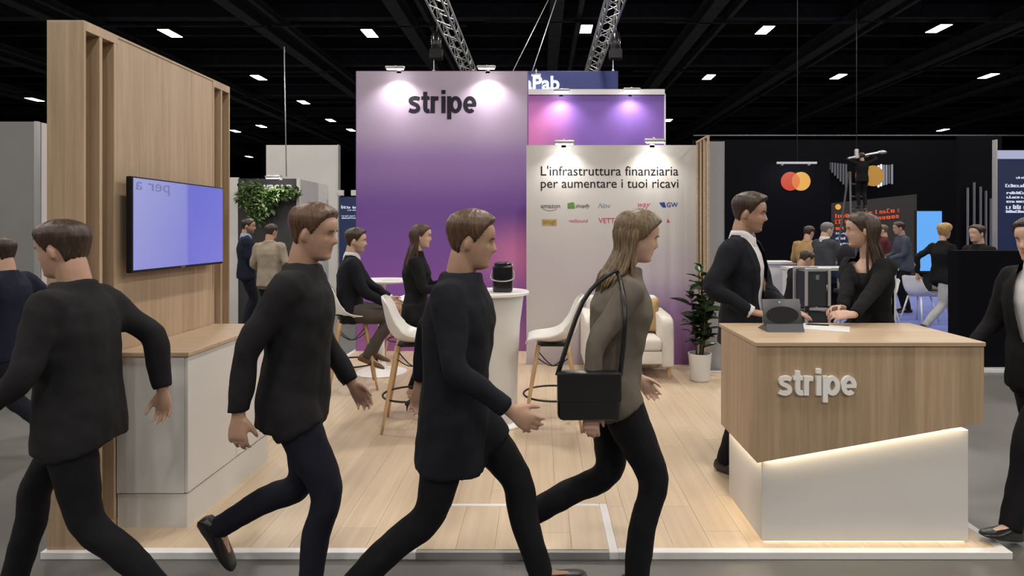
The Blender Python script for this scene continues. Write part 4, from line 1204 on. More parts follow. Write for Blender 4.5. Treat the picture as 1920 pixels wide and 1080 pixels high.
for s in (1, -1):
    for i in range(N + 1):
        for j in range(N + 1):
            u, v = -1 + 2 * i / N, -1 + 2 * j / N
            if s == -1 and (i in (0, N) or j in (0, N)): g[s, i, j] = g[1, i, j]; continue
            k = 1 - 0.07 * (1 - abs(u)) * 0 - 0.10 * (abs(u) ** 6 * (1 - abs(v)) + abs(v) ** 6 * (1 - abs(u)))
            g[s, i, j] = bm.verts.new((0.20 * u * k, s * 0.07 * cush(u, v), 0.19 * v * k))
    for i in range(N):
        for j in range(N):
            bm.faces.new((g[s, i, j], g[s, i + 1, j], g[s, i + 1, j + 1], g[s, i, j + 1]))
cu = obj('cushion', bm, 'tan_cushion', smooth=True)
cu.location = (1.12, 6.76, 0.655); cu.rotation_euler = (math.radians(-14), 0, 0)
tag(cu, 'tan square cushion leaning in the off-white armchair', 'cushion')

pl = thing('potted_plant', 'leafy rubber plant in a white pot beside the oak battens', 'plant', (1.655, 6.36, P))
bm = B(); lathe(bm, [(0.0, 0.0), (0.085, 0.0), (0.095, 0.01), (0.118, 0.27), (0.122, 0.285), (0.110, 0.285), (0.106, 0.25), (0.0, 0.25)], seg=32); obj('pot', bm, 'white_matt', pl, smooth='auto')
mat('soil', (0.03, 0.022, 0.016), 0.95, bump=0.8, bscale=90)
bm = B(); lathe(bm, [(0.0, 0.235), (0.105, 0.24), (0.10, 0.256), (0.0, 0.262)], seg=20); obj('soil', bm, 'soil', pl)
m, nt, bs = _new('leaf_green')
oi = nt.nodes.new('ShaderNodeObjectInfo'); rp = nt.nodes.new('ShaderNodeValToRGB')
rp.color_ramp.elements[0].color = (0.018, 0.042, 0.022, 1); rp.color_ramp.elements[1].color = (0.05, 0.09, 0.035, 1)
nt.links.new(oi.outputs['Random'], rp.inputs['Fac']); nt.links.new(rp.outputs[0], bs.inputs['Base Color']); bs.inputs['Roughness'].default_value = 0.22
mat('stem_brown', (0.06, 0.04, 0.025), 0.8)
def leaf_mesh(L=0.17, W=0.045, bend=0.5):
    bm = B(); n = 7; rows = []
    for i in range(n + 1):
        t = i / n; w = W * (math.sin(math.pi * min(1, t * 0.97 + 0.03) ** 0.8)) + 0.0015
        a = bend * t; y = L * t * math.cos(a * 0.6); z = -L * t * t * math.sin(bend) * 0.55
        rows.append([Vector((-w, y, z + w * 0.35)), Vector((-w * 0.5, y, z + w * 0.08)), Vector((0, y, z)), Vector((w * 0.5, y, z + w * 0.08)), Vector((w, y, z + w * 0.35))])
    vs = [[bm.verts.new(p) for p in r] for r in rows]
    for a, b in zip(vs, vs[1:]):
        for k in range(4): bm.faces.new((a[k], a[k + 1], b[k + 1], b[k]))
    ext = bmesh.ops.solidify(bm, geom=bm.faces[:], thickness=0.0015)
    me = bpy.data.meshes.new('leaf'); bmesh.ops.recalc_face_normals(bm, faces=bm.faces); bm.to_mesh(me); bm.free()
    me.polygons.foreach_set('use_smooth', [True] * len(me.polygons)); me.materials.append(MATS['leaf_green'])
    return me
LM = [leaf_mesh(0.20, 0.058, 0.5), leaf_mesh(0.17, 0.052, 0.8), leaf_mesh(0.23, 0.060, 0.3)]
rg = random.Random(11)
stems = [((0, 0), (0.01, -0.02), 1.16), ((0.03, 0.02), (0.11, 0.02), 1.0), ((-0.03, 0.01), (-0.10, 0.0), 0.92), ((0.0, -0.03), (0.03, -0.10), 0.80)]
for (bx_, by_), (tx, ty), h in stems:
    bm = B(); tube(bm, [(bx_, by_, 0.24), ((bx_ + tx) / 2 + .01, (by_ + ty) / 2, 0.25 + (h - 0.25) * 0.5), (tx, ty, h)], [0.010, 0.008, 0.004], 8, 4); obj('stem', bm, 'stem_brown', pl, smooth=True)
    nl = int((h - 0.25) * 25)
    for k in range(nl):
        t = 0.12 + 0.88 * (k + 1) / nl
        p = Vector((bx_ + (tx - bx_) * t, by_ + (ty - by_) * t, 0.24 + (h - 0.24) * t))
        az = k * 2.4 + rg.uniform(-0.4, 0.4) + h * 7
        el = math.radians(rg.uniform(10, 45) + 25 * (t > 0.93))
        o = bpy.data.objects.new('leaf', LM[rg.randrange(3)]); COL.objects.link(o); o.parent = pl
        o.location = p; o.rotation_euler = Euler((el, rg.uniform(-0.4, 0.4), az)); s_ = rg.uniform(0.8, 1.12) * (0.8 if t > 0.95 else 1); o.scale = (s_, s_, s_)

# ------------------------------------------------------------------ on the counter
tb = thing('tablet_stand', 'dark grey tablet propped on a wedge stand, seen from behind, on the counter', 'tablet', (1.33, 3.40, WZ))
mat('tablet_grey', (0.10, 0.10, 0.11), 0.35, 0.5); mat('stand_grey', (0.085, 0.095, 0.105), 0.4, 0.3)
rot = Matrix.Rotation(math.radians(-14), 4, 'X')
def tilted(name, x0, x1, y0, y1, z0, z1, m_, bev=0.003):
    bm = B(); box(bm, x0, x1, y0, y1, z0, z1, bev, 2); bmesh.ops.transform(bm, matrix=Matrix.Translation((0, -0.045, 0.03)) @ rot, verts=bm.verts); return obj(name, bm, m_, tb, smooth='auto')
tilted('tablet_body', -0.105, 0.105, 0.0, 0.009, 0.0, 0.145, 'tablet_grey')
bm = B()
for k in (0,):
    ang = [2 * math.pi * i / 32 for i in range(32)]
    poly_prism(bm, [(0.088 * math.cos(a), -0.0005, 0.058 + 0.046 * math.sin(a)) for a in ang], (0, -0.003, 0))
bmesh.ops.transform(bm, matrix=Matrix.Translation((0, -0.045, 0.03)) @ rot, verts=bm.verts); obj('oval_grip', bm, 'black_matt', tb)
bm = B(); ang = [2 * math.pi * i / 16 for i in range(16)]
poly_prism(bm, [(-0.01 + 0.006 * math.cos(a), -0.0005, 0.128 + 0.006 * math.sin(a)) for a in ang], (0, -0.0015, 0))
bmesh.ops.transform(bm, matrix=Matrix.Translation((0, -0.045, 0.03)) @ rot, verts=bm.verts); obj('emblem', bm, 'grey_metal', tb)
bm = B(); poly_prism(bm, [(-0.10, -0.085, 0), (-0.10, 0.07, 0), (-0.10, -0.035, 0.04), (-0.10, -0.062, 0.04)], (0.20, 0, 0)); obj('wedge_base', bm, 'stand_grey', tb)
bm = B(); tube(bm, [(0.10, -0.06, 0.02), (0.108, -0.02, 0.05), (0.10, 0.065, 0.004)], 0.004, 6, 3); obj('kick_leg', bm, 'black_matt', tb)
bm = B(); box(bm, -0.105, 0.105, -0.148, 0.148, 0, 0.002)
pp = obj('paper_sheet', bm, 'white_matt'); pp.location = (1.585, 3.47, WZ); pp.rotation_euler = (0, 0, math.radians(62)); tag(pp, 'white paper sheet lying on the counter before the woman', 'paper')
pn = thing('pen', 'dark pen lying on the paper near the clasped hands', 'pen', (1.60, 3.54, WZ + 0.006), math.radians(70))
bm = B(); tube(bm, [(0, -0.06, 0), (0, 0.05, 0), (0, 0.065, 0)], [0.0045, 0.0045, 0.001], 8); obj('barrel', bm, 'black_gloss', pn, smooth='auto')
bm = B(); tube(bm, [(0.005, -0.06, 0.002), (0.005, -0.02, 0.003)], 0.0012, 6); obj('clip', bm, 'grey_metal', pn)
# ------------------------------------------------------------------ background, left
gb = thing('grey_booth', 'plain grey booth wall at the far left behind the oak screen', 'booth', (-6.2, 7.0, 0))
XR = (70 - VX) * 6.0 / FPX; ZT = CZ + (VY - 228) * 6.0 / FPX
bx('front_panel', 'grey_wall', gb, -8.4, XR, 6.0, 6.05, 0, ZT)
bx('side_panel', 'light_panel', gb, XR - 0.05, XR, 6.05, 8.6, 0, ZT)
bx('corner_post', 'aluminium', gb, XR - 0.03, XR + 0.004, 5.996, 6.03, 0, ZT + 0.003)

lb = thing('leafy_booth', 'dark booth wall with hanging greenery, white sign letters and a pale side wall', 'booth', (-4.5, 10.4, 0))
Y0 = 10.4; zt = CZ + (VY - 335) * Y0 / FPX
x0, x1 = (447 - VX) * Y0 / FPX, (557 - VX) * Y0 / FPX
mat('booth_dark', (0.035, 0.035, 0.038), 0.6)
bx('dark_panel', 'booth_dark', lb, x0, x1, Y0, Y0 + 0.05, 0, zt)
bx('side_wall', 'grey_panel', lb, x1 - 0.05, x1, Y0 + .05, Y0 + 1.0, 0, zt)
bx('side_wall', 'light_panel', lb, x1 - 0.05, x1, Y0 + 1.0, Y0 + 1.55, 0, zt)
bx('corner_post', 'light_panel', lb, x1 - 0.002, x1 + 0.05, Y0 - 0.02, Y0 + 0.03, 0, zt)
bx('left_panel', 'light_panel', lb, (405 - VX) * Y0 / FPX, x0, Y0 - 0.02, Y0 + 0.03, 0, zt + .02)
emis('booth_letters', (0.9, 0.9, 0.85), 0.7)
wall_text('lettering', 'vacon', (494 - VX) * Y0 / FPX, (547 - VX) * Y0 / FPX, CZ - (357 - VY) * Y0 / FPX, Y0, 0.02, 'booth_letters', lb, bold=0.01)
mat('ivy', (0.06, 0.11, 0.025), 0.5, vary=0.5, vscale=12)
rg = random.Random(4); bm = B()
def blades(bm, c, nL, L):
    for _ in range(nL):
        a = rg.uniform(0, 6.28); e = rg.uniform(-1.2, 0.6)
        d = Vector((math.cos(a) * math.cos(e), -abs(math.sin(a)) * math.cos(e) * 0.6, math.sin(e))).normalized(); u = d.orthogonal().normalized()
        p = Vector(c) + Vector((rg.uniform(-.05, .05), rg.uniform(-.05, .03), rg.uniform(-.05, .05))); l = L * rg.uniform(.7, 1.2); w = l * 0.2
        k = d.cross(u) * 0.006
        vs = [bm.verts.new(q) for q in (p, p + d * l * .45 + u * w + k, p + d * l, p + d * l * .45 - u * w + k)]
        bm.faces.new(vs)
for _ in range(150):
    px = rg.uniform(450, 556); t = (px - 447) / 110
    top = 342 if t < 0.42 else 352 + 10 * rg.random(); bot = np.interp(t, [0, 0.15, 0.35, 0.5, 0.62, 0.8, 1], [362, 392, 412, 398, 372, 366, 364])
    py = rg.uniform(top, bot)
    blades(bm, (pt(px, py, Y0 - 0.1).x, Y0 - 0.09, pt(px, py, Y0 - 0.1).z), 7, 0.11)
o = obj('foliage', bm, 'ivy', lb, world=True); o['kind'] = 'stuff'
arm_lamp('arm spotlight on top of the leafy dark booth', 512, 333, Y0 - 0.3, Y0, zt, SPOT_W * 0.9)

wp = thing('backdrop_panel', 'tall plain white panel rising behind the leafy booth', 'panel', ((566 - VX) * 15 / FPX, 15, 0))
bx('panel_sheet', 'light_panel', wp, (499 - VX) * 15 / FPX, (633 - VX) * 15 / FPX, 15, 15.15, 0, CZ + (VY - 272) * 15 / FPX)
bx('panel_edge', 'aluminium', wp, (633 - VX) * 15 / FPX, (634.5 - VX) * 15 / FPX, 14.99, 15.16, 0, CZ + (VY - 271) * 15 / FPX)

isn = thing('info_screen', 'narrow navy information board left of the purple tower', 'info board', pt(655, 420, 12.0))
emis('board_navy', (0.012, 0.022, 0.065), 1.0)
bx('board', 'board_navy', isn, (636 - VX) * 12 / FPX, (690 - VX) * 12 / FPX, 12, 12.08, 0, CZ + (VY - 369) * 12 / FPX)
emis('board_text', (0.7, 0.75, 0.9), 0.9)
rg = random.Random(2)
def text_blobs(parent, d, x0, x1, y, h, material, n, seed=1, slope=0.0, name='text_line'):
    """an unreadable line of print: a row of letter-like strokes"""
    r_ = random.Random(seed); bm = B(); x = x0
    while x < x1 - 1:
        w = r_.uniform(0.45, 0.95) * h
        yy = y + slope * (x - x0)
        X0, X1 = (x - VX) * d / FPX, (min(x + w, x1) - VX) * d / FPX
        zb, zt_ = CZ - (yy - VY) * d / FPX, CZ - (yy - h - VY) * d / FPX
        zt_ = zb + (zt_ - zb) * r_.choice((0.7, 0.7, 1.0)); t = (X1 - X0) * 0.32
        box(bm, X0, X0 + t, d - 0.012, d, zb, zt_)
        if r_.random() < 0.75: box(bm, X0, X1, d - 0.012, d, zb, zb + t * 0.8)
        if r_.random() < 0.65: box(bm, X0, X1, d - 0.012, d, zt_ - t * 0.8, zt_)
        if r_.random() < 0.6: box(bm, X1 - t, X1, d - 0.012, d, zb, zb + (zt_ - zb) * 0.8)
        x += w + h * (0.28 if r_.random() > 0.16 else 0.8)
    o_ = obj(name, bm, material, parent, world=True); o_['kind'] = 'stuff'; return o_
text_blobs(isn, 12.0, 640, 668, 391, 6, 'board_text', 6, 3); text_blobs(isn, 12.0, 652, 668, 395, 2.5, 'board_text', 6, 4)
text_blobs(isn, 12.0, 641, 668, 406, 2.5, 'board_text', 6, 5); text_blobs(isn, 12.0, 641, 668, 410, 2.5, 'board_text', 6, 6)
bx('lamp_box', 'white_matt', isn, (633 - VX) * 12 / FPX, (645 - VX) * 12 / FPX, 11.9, 12, CZ - (367 - VY) * 12 / FPX, CZ - (357 - VY) * 12 / FPX)
bx('lamp_box', 'white_matt', isn, (661 - VX) * 12 / FPX, (673 - VX) * 12 / FPX, 11.9, 12, CZ - (367 - VY) * 12 / FPX, CZ - (357 - VY) * 12 / FPX)

# ------------------------------------------------------------------ background, right: dark booths
DY = 15.0
db = thing('dark_booth', 'matt black booth wall with the red and yellow double-circle emblem', 'booth', ((1460 - VX) * DY / FPX, DY, 0))
bx('wall_sheet', 'black_wall', db, (1300 - VX) * DY / FPX, (1556 - VX) * DY / FPX, DY, DY + 0.1, 0, CZ + (VY - 262) * DY / FPX)
def disc(name, px, py, rpx, d, material, parent, th=0.02, dy=0.0):
    c = pt(px, py, d); r = rpx * d / FPX; bm = B()
    poly_prism(bm, [(c.x + r * math.cos(2 * math.pi * i / 40), d - dy, c.z + r * math.sin(2 * math.pi * i / 40)) for i in range(40)], (0, -th, 0))
    return obj(name, bm, material, parent, world=True)
def lens_shape(name, xa, xb, py, rpx, d, material, parent, th, dy):
    """overlap of the two circles"""
    h = (xb - xa) / 2; xm_ = (xa + xb) / 2; a = math.acos(h / rpx); pts = []
    for i in range(14):
        t = -a + 2 * a * i / 13; pts.append((xa + rpx * math.cos(t), py - rpx * math.sin(t)))
    for i in range(1, 13):
        t = math.pi - a + 2 * a * i / 13; pts.append((xb + rpx * math.cos(t), py - rpx * math.sin(t)))
    bm = B(); poly_prism(bm, [((x - VX) * d / FPX, d - dy, CZ - (y - VY) * d / FPX) for x, y in pts], (0, -th, 0))
    return obj(name, bm, material, parent, world=True)
emis('emblem_red', (0.72, 0.075, 0.025), 0.75); emis('emblem_yellow', (0.90, 0.45, 0.09), 0.85); emis('emblem_orange', (0.80, 0.22, 0.05), 0.85)
disc('emblem_circle', 1481.5, 340, 17.5, DY, 'emblem_red', db); disc('emblem_circle', 1501.5, 340, 17.5, DY, 'emblem_yellow', db, 0.021)
lens_shape('emblem_overlap', 1481.5, 1501.5, 340, 17.5, DY, 'emblem_orange', db, 0.025, 0.0)
lbar = thing('light_bar', 'thin white light bar hung above the round emblem', 'light bar', pt(1494, 305, 14.6))
emis('bar_glow', (0.9, 0.92, 1.0), 0.55)
bx('bar', 'bar_glow', lbar, (1457 - VX) * 14.6 / FPX, (1531 - VX) * 14.6 / FPX, 14.57, 14.63, CZ - (307 - VY) * 14.6 / FPX, CZ - (303.5 - VY) * 14.6 / FPX)
for px in (1467, 1517):
    bx('clip', 'grey_metal', lbar, (px - 1.5 - VX) * 14.6 / FPX, (px + 1.5 - VX) * 14.6 / FPX, 14.57, 14.63, CZ - (310 - VY) * 14.6 / FPX, CZ - (307 - VY) * 14.6 / FPX)
bm = B(); tube(bm, [pt(1495, 304, 14.6), Vector((pt(1495, 304, 14.6).x, 14.6, 8.255))], 0.008, 6); obj('suspension', bm, 'black_matt', lbar, world=True)
L = bpy.data.lights.new('bar_light', 'AREA'); L.shape = 'RECTANGLE'; L.size = 0.9; L.size_y = 0.05; L.energy = 5; L.color = (0.9, 0.93, 1)
o = bpy.data.objects.new('bar_light', L); COL.objects.link(o); o.parent = lbar; o.location = (0, 0.0, -0.05); o.rotation_euler = (math.radians(25), 0, 0)

EY = 20.6
eb = thing('slat_sign', 'black wall with lit white slats and a second double-circle emblem behind the ladder', 'booth sign', ((1640 - VX) * EY / FPX, EY, 0))
bx('wall_sheet', 'black_wall', eb, (1545 - VX) * EY / FPX, (1800 - VX) * EY / FPX, EY + .06, EY + 0.2, 0, CZ + (VY - 262) * EY / FPX)
emis('slat_bright', (0.85, 0.88, 1.0), 1.3); emis('slat_mid', (0.5, 0.52, 0.62), 0.45); emis('slat_dim', (0.3, 0.3, 0.34), 0.3)
mat('emblem_red_paint', (0.36, 0.05, 0.03), 0.5); mat('emblem_yellow_paint', (0.62, 0.33, 0.06), 0.5)
for px, a, b, m_ in [(1556 + 5.2 * k, 304 + k * .6, 318 + k * 5.5, 'slat_dim') for k in range(7)] + [(1648, 310, 351, 'slat_bright'), (1653, 308, 349, 'slat_bright'), (1658, 309, 347, 'slat_mid'), (1663, 309, 346, 'slat_mid'), (1668, 309, 344, 'slat_dim'), (1673.5, 308, 345, 'slat_mid')]:
    bx('slat', m_, eb, (px - 1 - VX) * EY / FPX, (px + 1 - VX) * EY / FPX, EY, EY + 0.06, CZ - (b - VY) * EY / FPX, CZ - (a - VY) * EY / FPX)
disc('emblem_circle', 1622, 330, 19.5, EY, 'emblem_red_paint', eb, 0.03, 0.02); disc('emblem_circle', 1636, 330, 19.5, EY, 'emblem_yellow_paint', eb, 0.03, 0.025)

# ladder and lamp boom
ld = thing('step_ladder', 'tall dark step ladder in front of the red-lettered screen', 'ladder', ((1603 - VX) * 18 / FPX, 18, 0))
mat('ladder_grey', (0.16, 0.16, 0.17), 0.5, 0.4)
lz = CZ + (VY - 322) * 18 / FPX
lx = ld.location.x
for sx_ in (-1, 1):
    for yy in (-0.55, 0.55):
        bm = B(); tube(bm, [(lx + sx_ * 0.32 - 0.05, 18 + yy, 0), (lx + sx_ * 0.16, 18 + yy * 0.08, lz)], 0.03, 6); obj('rail', bm, 'ladder_grey', ld, world=True)
for k in range(1, 9):
    t = k / 9; hw = 0.32 + (0.16 - 0.32) * t; yy = -0.55 * (1 - t * 0.92)
    bx('step', 'ladder_grey', ld, lx - hw - 0.05 * (1 - t), lx + hw - 0.05 * (1 - t), 18 + yy - 0.05, 18 + yy + 0.03, lz * t - 0.02, lz * t + 0.02)
bo = thing('lamp_boom', 'slanting white lamp boom above the ladder', 'lamp boom', pt(1625, 290, 17.6))
bm = B(); tube(bm, [pt(1590, 297, 17.6), pt(1648, 286, 17.6)], 0.035, 8); obj('boom', bm, 'aluminium', bo, world=True)
bm = B(); ball(bm, pt(1654, 285.5, 17.6), (0.13, 0.09, 0.055)); obj('lamp_head', bm, 'aluminium', bo, smooth=True, world=True)
bm = B(); box(bm, *(lambda c: (c.x - .05, c.x + .05, c.y - .05, c.y + .05, c.z - .12, c.z + .16))(pt(1606, 290, 17.6)), 0.02); obj('bracket', bm, 'aluminium', bo, world=True)
bm = B(); tube(bm, [pt(1606, 284, 17.6), Vector((pt(1606, 284, 17.6).x, 17.6, 8.255))], 0.008, 6); obj('suspension', bm, 'black_matt', bo, world=True)

# red-lettered screen
RY = 20.0
rs = thing('lettered_screen', 'wide dark screen with rows of red lettering behind the woman at the counter', 'screen', ((1640 - VX) * RY / FPX, RY, 0))
mat('screen_dark', (0.035, 0.033, 0.036), 0.5)
bm = B(); poly_prism(bm, [((x - VX) * RY / FPX, RY, CZ - (y - VY) * RY / FPX) for x, y in ((1560, 381), (1719, 364), (1719, 532), (1560, 532))], (0, 0.06, 0)); obj('board', bm, 'screen_dark', rs, world=True)
emis('screen_navy', (0.006, 0.010, 0.04), 1.0)
flat_poly('lower_board', [(1562, 436), (1640, 430), (1640, 520), (1562, 520)], 'screen_navy', RY - 0.001, rs, 0.004)
emis('red_ink', (0.80, 0.09, 0.03), 1.0); emis('pale_ink', (0.62, 0.66, 0.85), 0.9)
for k, (x0_, x1_, y, h) in enumerate([(1566, 1686, 409, 8), (1566, 1690, 420, 8), (1567, 1618, 431, 7)]):
    text_blobs(rs, RY - 0.005, x0_, x1_, y, h, 'red_ink', 8, 20 + k, slope=-0.10)
for k, (x0_, x1_, y, h) in enumerate([(1567, 1602, 439, 4.5), (1567, 1586, 449, 4.5), (1567, 1606, 460, 6.5), (1563, 1580, 476, 9)]):
    text_blobs(rs, RY - 0.008, x0_, x1_, y, h, 'pale_ink', 8, 30 + k)
disc('emblem_dot', 1571, 388, 5.2, RY, 'emblem_yellow', rs, 0.015, 0.01)

# bright blue screen
bsn = thing('blue_screen', 'bright sky-blue upright screen beside the red-lettered one', 'screen', ((1742 - VX) * 16 / FPX, 16, 0))
emis('sky_screen', (0.13, 0.42, 0.95), 0.95)
bx('panel', 'sky_screen', bsn, (1720 - VX) * 16 / FPX, (1766 - VX) * 16 / FPX, 16, 16.05, CZ - (508 - VY) * 16 / FPX, CZ - (396 - VY) * 16 / FPX)
bx('frame', 'black_matt', bsn, (1718.5 - VX) * 16 / FPX, (1767 - VX) * 16 / FPX, 16.02, 16.1, CZ - (512 - VY) * 16 / FPX, CZ - (394.5 - VY) * 16 / FPX)
bx('foot', 'black_matt', bsn, (1722 - VX) * 16 / FPX, (1764 - VX) * 16 / FPX, 15.9, 16.3, 0.0, 0.03)
bx('post', 'black_matt', bsn, (1735 - VX) * 16 / FPX, (1750 - VX) * 16 / FPX, 16.05, 16.1, 0.03, 0.6)

# blue carpet area
mat('blue_carpet', (0.13, 0.17, 0.46), 0.9, bump=0.4, bscale=300, vary=0.08)
tag(bx('carpet', 'blue_carpet', None, 2.9, 9.5, 7.22, 14.5, 0.0, 0.012), 'lavender-blue carpet under the white tables behind the counter', 'carpet')

# white chairs and tables of the next booth
def low_chair(label, x, y, rz, first=[None]):
    if first[0] is None:
        r = thing('shell_chair', label, 'chair', (x, y, 0.012), rz, 'white shell chairs in the next booth')
        bm = shell_mesh(); bmesh.ops.translate(bm, vec=(0, 0, 0.46), verts=bm.verts); obj('seat_shell', bm, 'white_plastic', r, smooth='auto')
        for sx_ in (-1, 1):
            for sy_ in (-1, 1):
                bm = B(); tube(bm, [(sx_ * .21, sy_ * .2, 0), (sx_ * .12, sy_ * .11, .44)], [0.012, 0.016], 8); obj('leg', bm, 'white_plastic', r, smooth=True)
        first[0] = r; return r
    return dup(first[0], (x, y, 0.012), rz, label)
low_chair('white shell chair on the blue carpet right of the black case', 3.98, 7.9, math.radians(60))
low_chair('white shell chair on the blue carpet hidden behind the woman at the counter', 5.5, 9.9, math.radians(100))
low_chair('white shell chair on the blue carpet below the bright blue screen', 6.55, 10.6, math.radians(-70))
nt_ = thing('meeting_table', 'round white meeting table on the blue carpet', 'table', (6.05, 11.4, 0.012))
bm = B(); lathe(bm, [(0, 0), (0.24, 0), (0.24, 0.012), (0.04, 0.03), (0, .03)], seg=28); obj('base', bm, 'white_plastic', nt_, smooth='auto')
bm = B(); tube(bm, [(0, 0, 0.02), (0, 0, 0.72)], 0.035, 14); obj('column', bm, 'white_plastic', nt_, smooth='auto')
bm = B(); lathe(bm, [(0, 0.71), (0.42, 0.71), (0.42, 0.735), (0, 0.735)], seg=40); obj('table_top', bm, 'white_plastic', nt_, smooth='auto')
wtb = thing('standing_desk', 'long pale standing desk the men in the next booth lean on', 'desk', ((1550 - VX) * 9.3 / FPX, 9.3, 0))
bx('desk_top', 'light_panel', wtb, (1468 - VX) * 9.3 / FPX, (1660 - VX) * 9.3 / FPX, 8.95, 9.4, 1.00, 1.04)
bx('desk_front', 'light_panel', wtb, (1600 - VX) * 9.3 / FPX, (1655 - VX) * 9.3 / FPX, 9.0, 9.03, 0.012, 1.00)
for px in (1469, 1651):
    bx('desk_leg', 'light_panel', wtb, (px - VX) * 9.3 / FPX, (px + 8 - VX) * 9.3 / FPX, 9.0, 9.35, 0.012, 1.00)
wc = thing('white_counter', 'low white counter behind the seated man in the next booth', 'counter', ((1470 - VX) * 11 / FPX, 11, 0))
bx('counter_body', 'light_panel', wc, (1440 - VX) * 11 / FPX, (1492 - VX) * 11 / FPX, 11, 11.5, 0.012, 0.98)
bx('counter_top', 'white_matt', wc, (1438 - VX) * 11 / FPX, (1494 - VX) * 11 / FPX, 10.97, 11.53, 0.98, 1.02)

# black rounded chair back beside the grey-suited man
bc = thing('office_chair', 'black round-backed swivel chair beside the man in the grey suit', 'chair', ((1586 - VX) * 8.7 / FPX, 8.7, 0.012))
bm = B(); ball(bm, (0, 0, 1.20), (0.135, 0.05, 0.19), 20, 14); obj('backrest', bm, 'black_matt', bc, smooth=True)
bm = B(); tube(bm, [(0, 0.05, 1.05), (0, 0.08, 0.8), (0, -0.15, 0.72)], 0.02, 8, 3); obj('spine', bm, 'black_matt', bc, smooth=True)
bm = B(); box(bm, -0.2, 0.2, -0.42, -0.02, 0.70, 0.76, 0.025, 3); obj('seat', bm, 'black_matt', bc, smooth='auto')
bm = B(); tube(bm, [(0, -0.2, 0.04), (0, -0.2, 0.7)], 0.03, 10); obj('gas_lift', bm, 'grey_metal', bc, smooth='auto')
for k in range(5):
    a = k * 2 * math.pi / 5; bm = B(); tube(bm, [(0, -0.2, 0.08), (0.26 * math.cos(a), -0.2 + 0.26 * math.sin(a), 0.03)], [0.025, 0.018], 8); obj('base_arm', bm, 'black_matt', bc, smooth='auto')

# trolley case with a silver frame
CY = 6.4
kx0, kx1 = (1509 - VX) * CY / FPX, (1556 - VX) * CY / FPX
kz = CZ - (503 - VY) * CY / FPX
kc = thing('trolley_case', 'black equipment case in a silver tube frame behind the counter', 'case', ((kx0 + kx1) / 2, CY, 0))
mat('case_black', (0.018, 0.02, 0.028), 0.5)
bx('upper_case', 'case_black', kc, kx0 + .03, kx1 - .03, CY, CY + 0.28, kz - 0.40, kz - 0.03, 0.008)
bx('lower_case', 'case_black', kc, kx0 + .03, kx1 - .03, CY, CY + 0.28, 0.12, kz - 0.45, 0.008)
for x_ in (kx0 + .012, kx1 - .012):
    for y_ in (CY - 0.01, CY + 0.29):
        bx('frame_post', 'aluminium', kc, x_ - .014, x_ + .014, y_ - .014, y_ + .014, 0.06, kz, 0.004)
for z_ in (kz - .012, kz - 0.425, 0.09):
    for y_ in (CY - 0.01, CY + 0.29):
        bx('frame_rail', 'aluminium', kc, kx0, kx1, y_ - .012, y_ + .012, z_ - .014, z_ + .014, 0.003)
for x_ in (kx0 + .012, kx1 - .012):
    bx('latch', 'dark_metal', kc, x_ - .022, x_ + .022, CY - .034, CY - .02, kz - 0.46, kz - 0.39, 0.003)
    for y_ in (CY, CY + 0.28):
        bm = B(); tube(bm, [(x_ - .012, y_, 0.03), (x_ + .012, y_, 0.03)], 0.03, 14); obj('caster', bm, 'black_matt', kc, smooth='auto', world=True)
bx('badge', 'grey_metal', kc, (kx0 + kx1) / 2 - .018, (kx0 + kx1) / 2 + .018, CY - .004, CY + .001, kz - .12, kz - .07)

# dark counter and screens at the right edge
nb = thing('black_counter', 'long black booth counter on a white-edged plinth at right', 'counter', (6.0, 7.0, 0))
bx('counter_body', 'black_wall', nb, (1797 - VX) * 7.0 / FPX, 8.6, 7.0, 7.18, 0.03, CZ - (470 - VY) * 7.0 / FPX)
bx('plinth', 'white_rim', nb, 4.6, 8.6, 6.86, 7.19, 0.0, 0.03)
vs_ = thing('text_screen', 'dark navy screen with white text lines at the right frame edge', 'screen', (7.2, 9.0, 0))
emis('navy_glow', (0.006, 0.012, 0.05), 1.0)
bx('board', 'navy_glow', vs_, (1867 - VX) * 9 / FPX, (2060 - VX) * 9 / FPX, 9, 9.08, 0.012, CZ + (VY - 298) * 9 / FPX)
emis('pale_band', (0.50, 0.53, 0.75), 0.75)
bx('top_band', 'pale_band', vs_, (1868 - VX) * 9 / FPX, (2060 - VX) * 9 / FPX, 8.99, 9.08, CZ + (VY - 298) * 9 / FPX, CZ + (VY - 282) * 9 / FPX)
bx('post', 'aluminium', vs_, (1865 - VX) * 9 / FPX, (1867.5 - VX) * 9 / FPX, 8.97, 9.05, 0.012, CZ + (VY - 262) * 9 / FPX)
for k, (x0_, y, h) in enumerate([(1905, 335, 4), (1885, 351, 6), (1887, 364, 5), (1887, 372, 5), (1887, 380, 5), (1886, 392, 8), (1886, 399, 5)]):
    text_blobs(vs_, 8.99, x0_, 1960, y, h, 'board_text', 8, 50 + k)
ns = thing('slat_wall', 'dark wall with thin pale vertical slats left of the text screen', 'slat wall', (7.4, 10.5, 0))
bx('wall_sheet', 'black_wall', ns, (1800 - VX) * 10.5 / FPX, (1880 - VX) * 10.5 / FPX, 10.52, 10.6, 0, CZ + (VY - 255) * 10.5 / FPX)
mat('slat_paint', (0.28, 0.28, 0.33), 0.5)
for px, a in ((1814, 352), (1826, 342), (1838, 350), (1848, 358), (1857, 372)):
    bx('slat', 'slat_paint', ns, (px - .4 - VX) * 10.5 / FPX, (px + .4 - VX) * 10.5 / FPX, 10.47, 10.52, 0.4, CZ - (a - VY) * 10.5 / FPX)
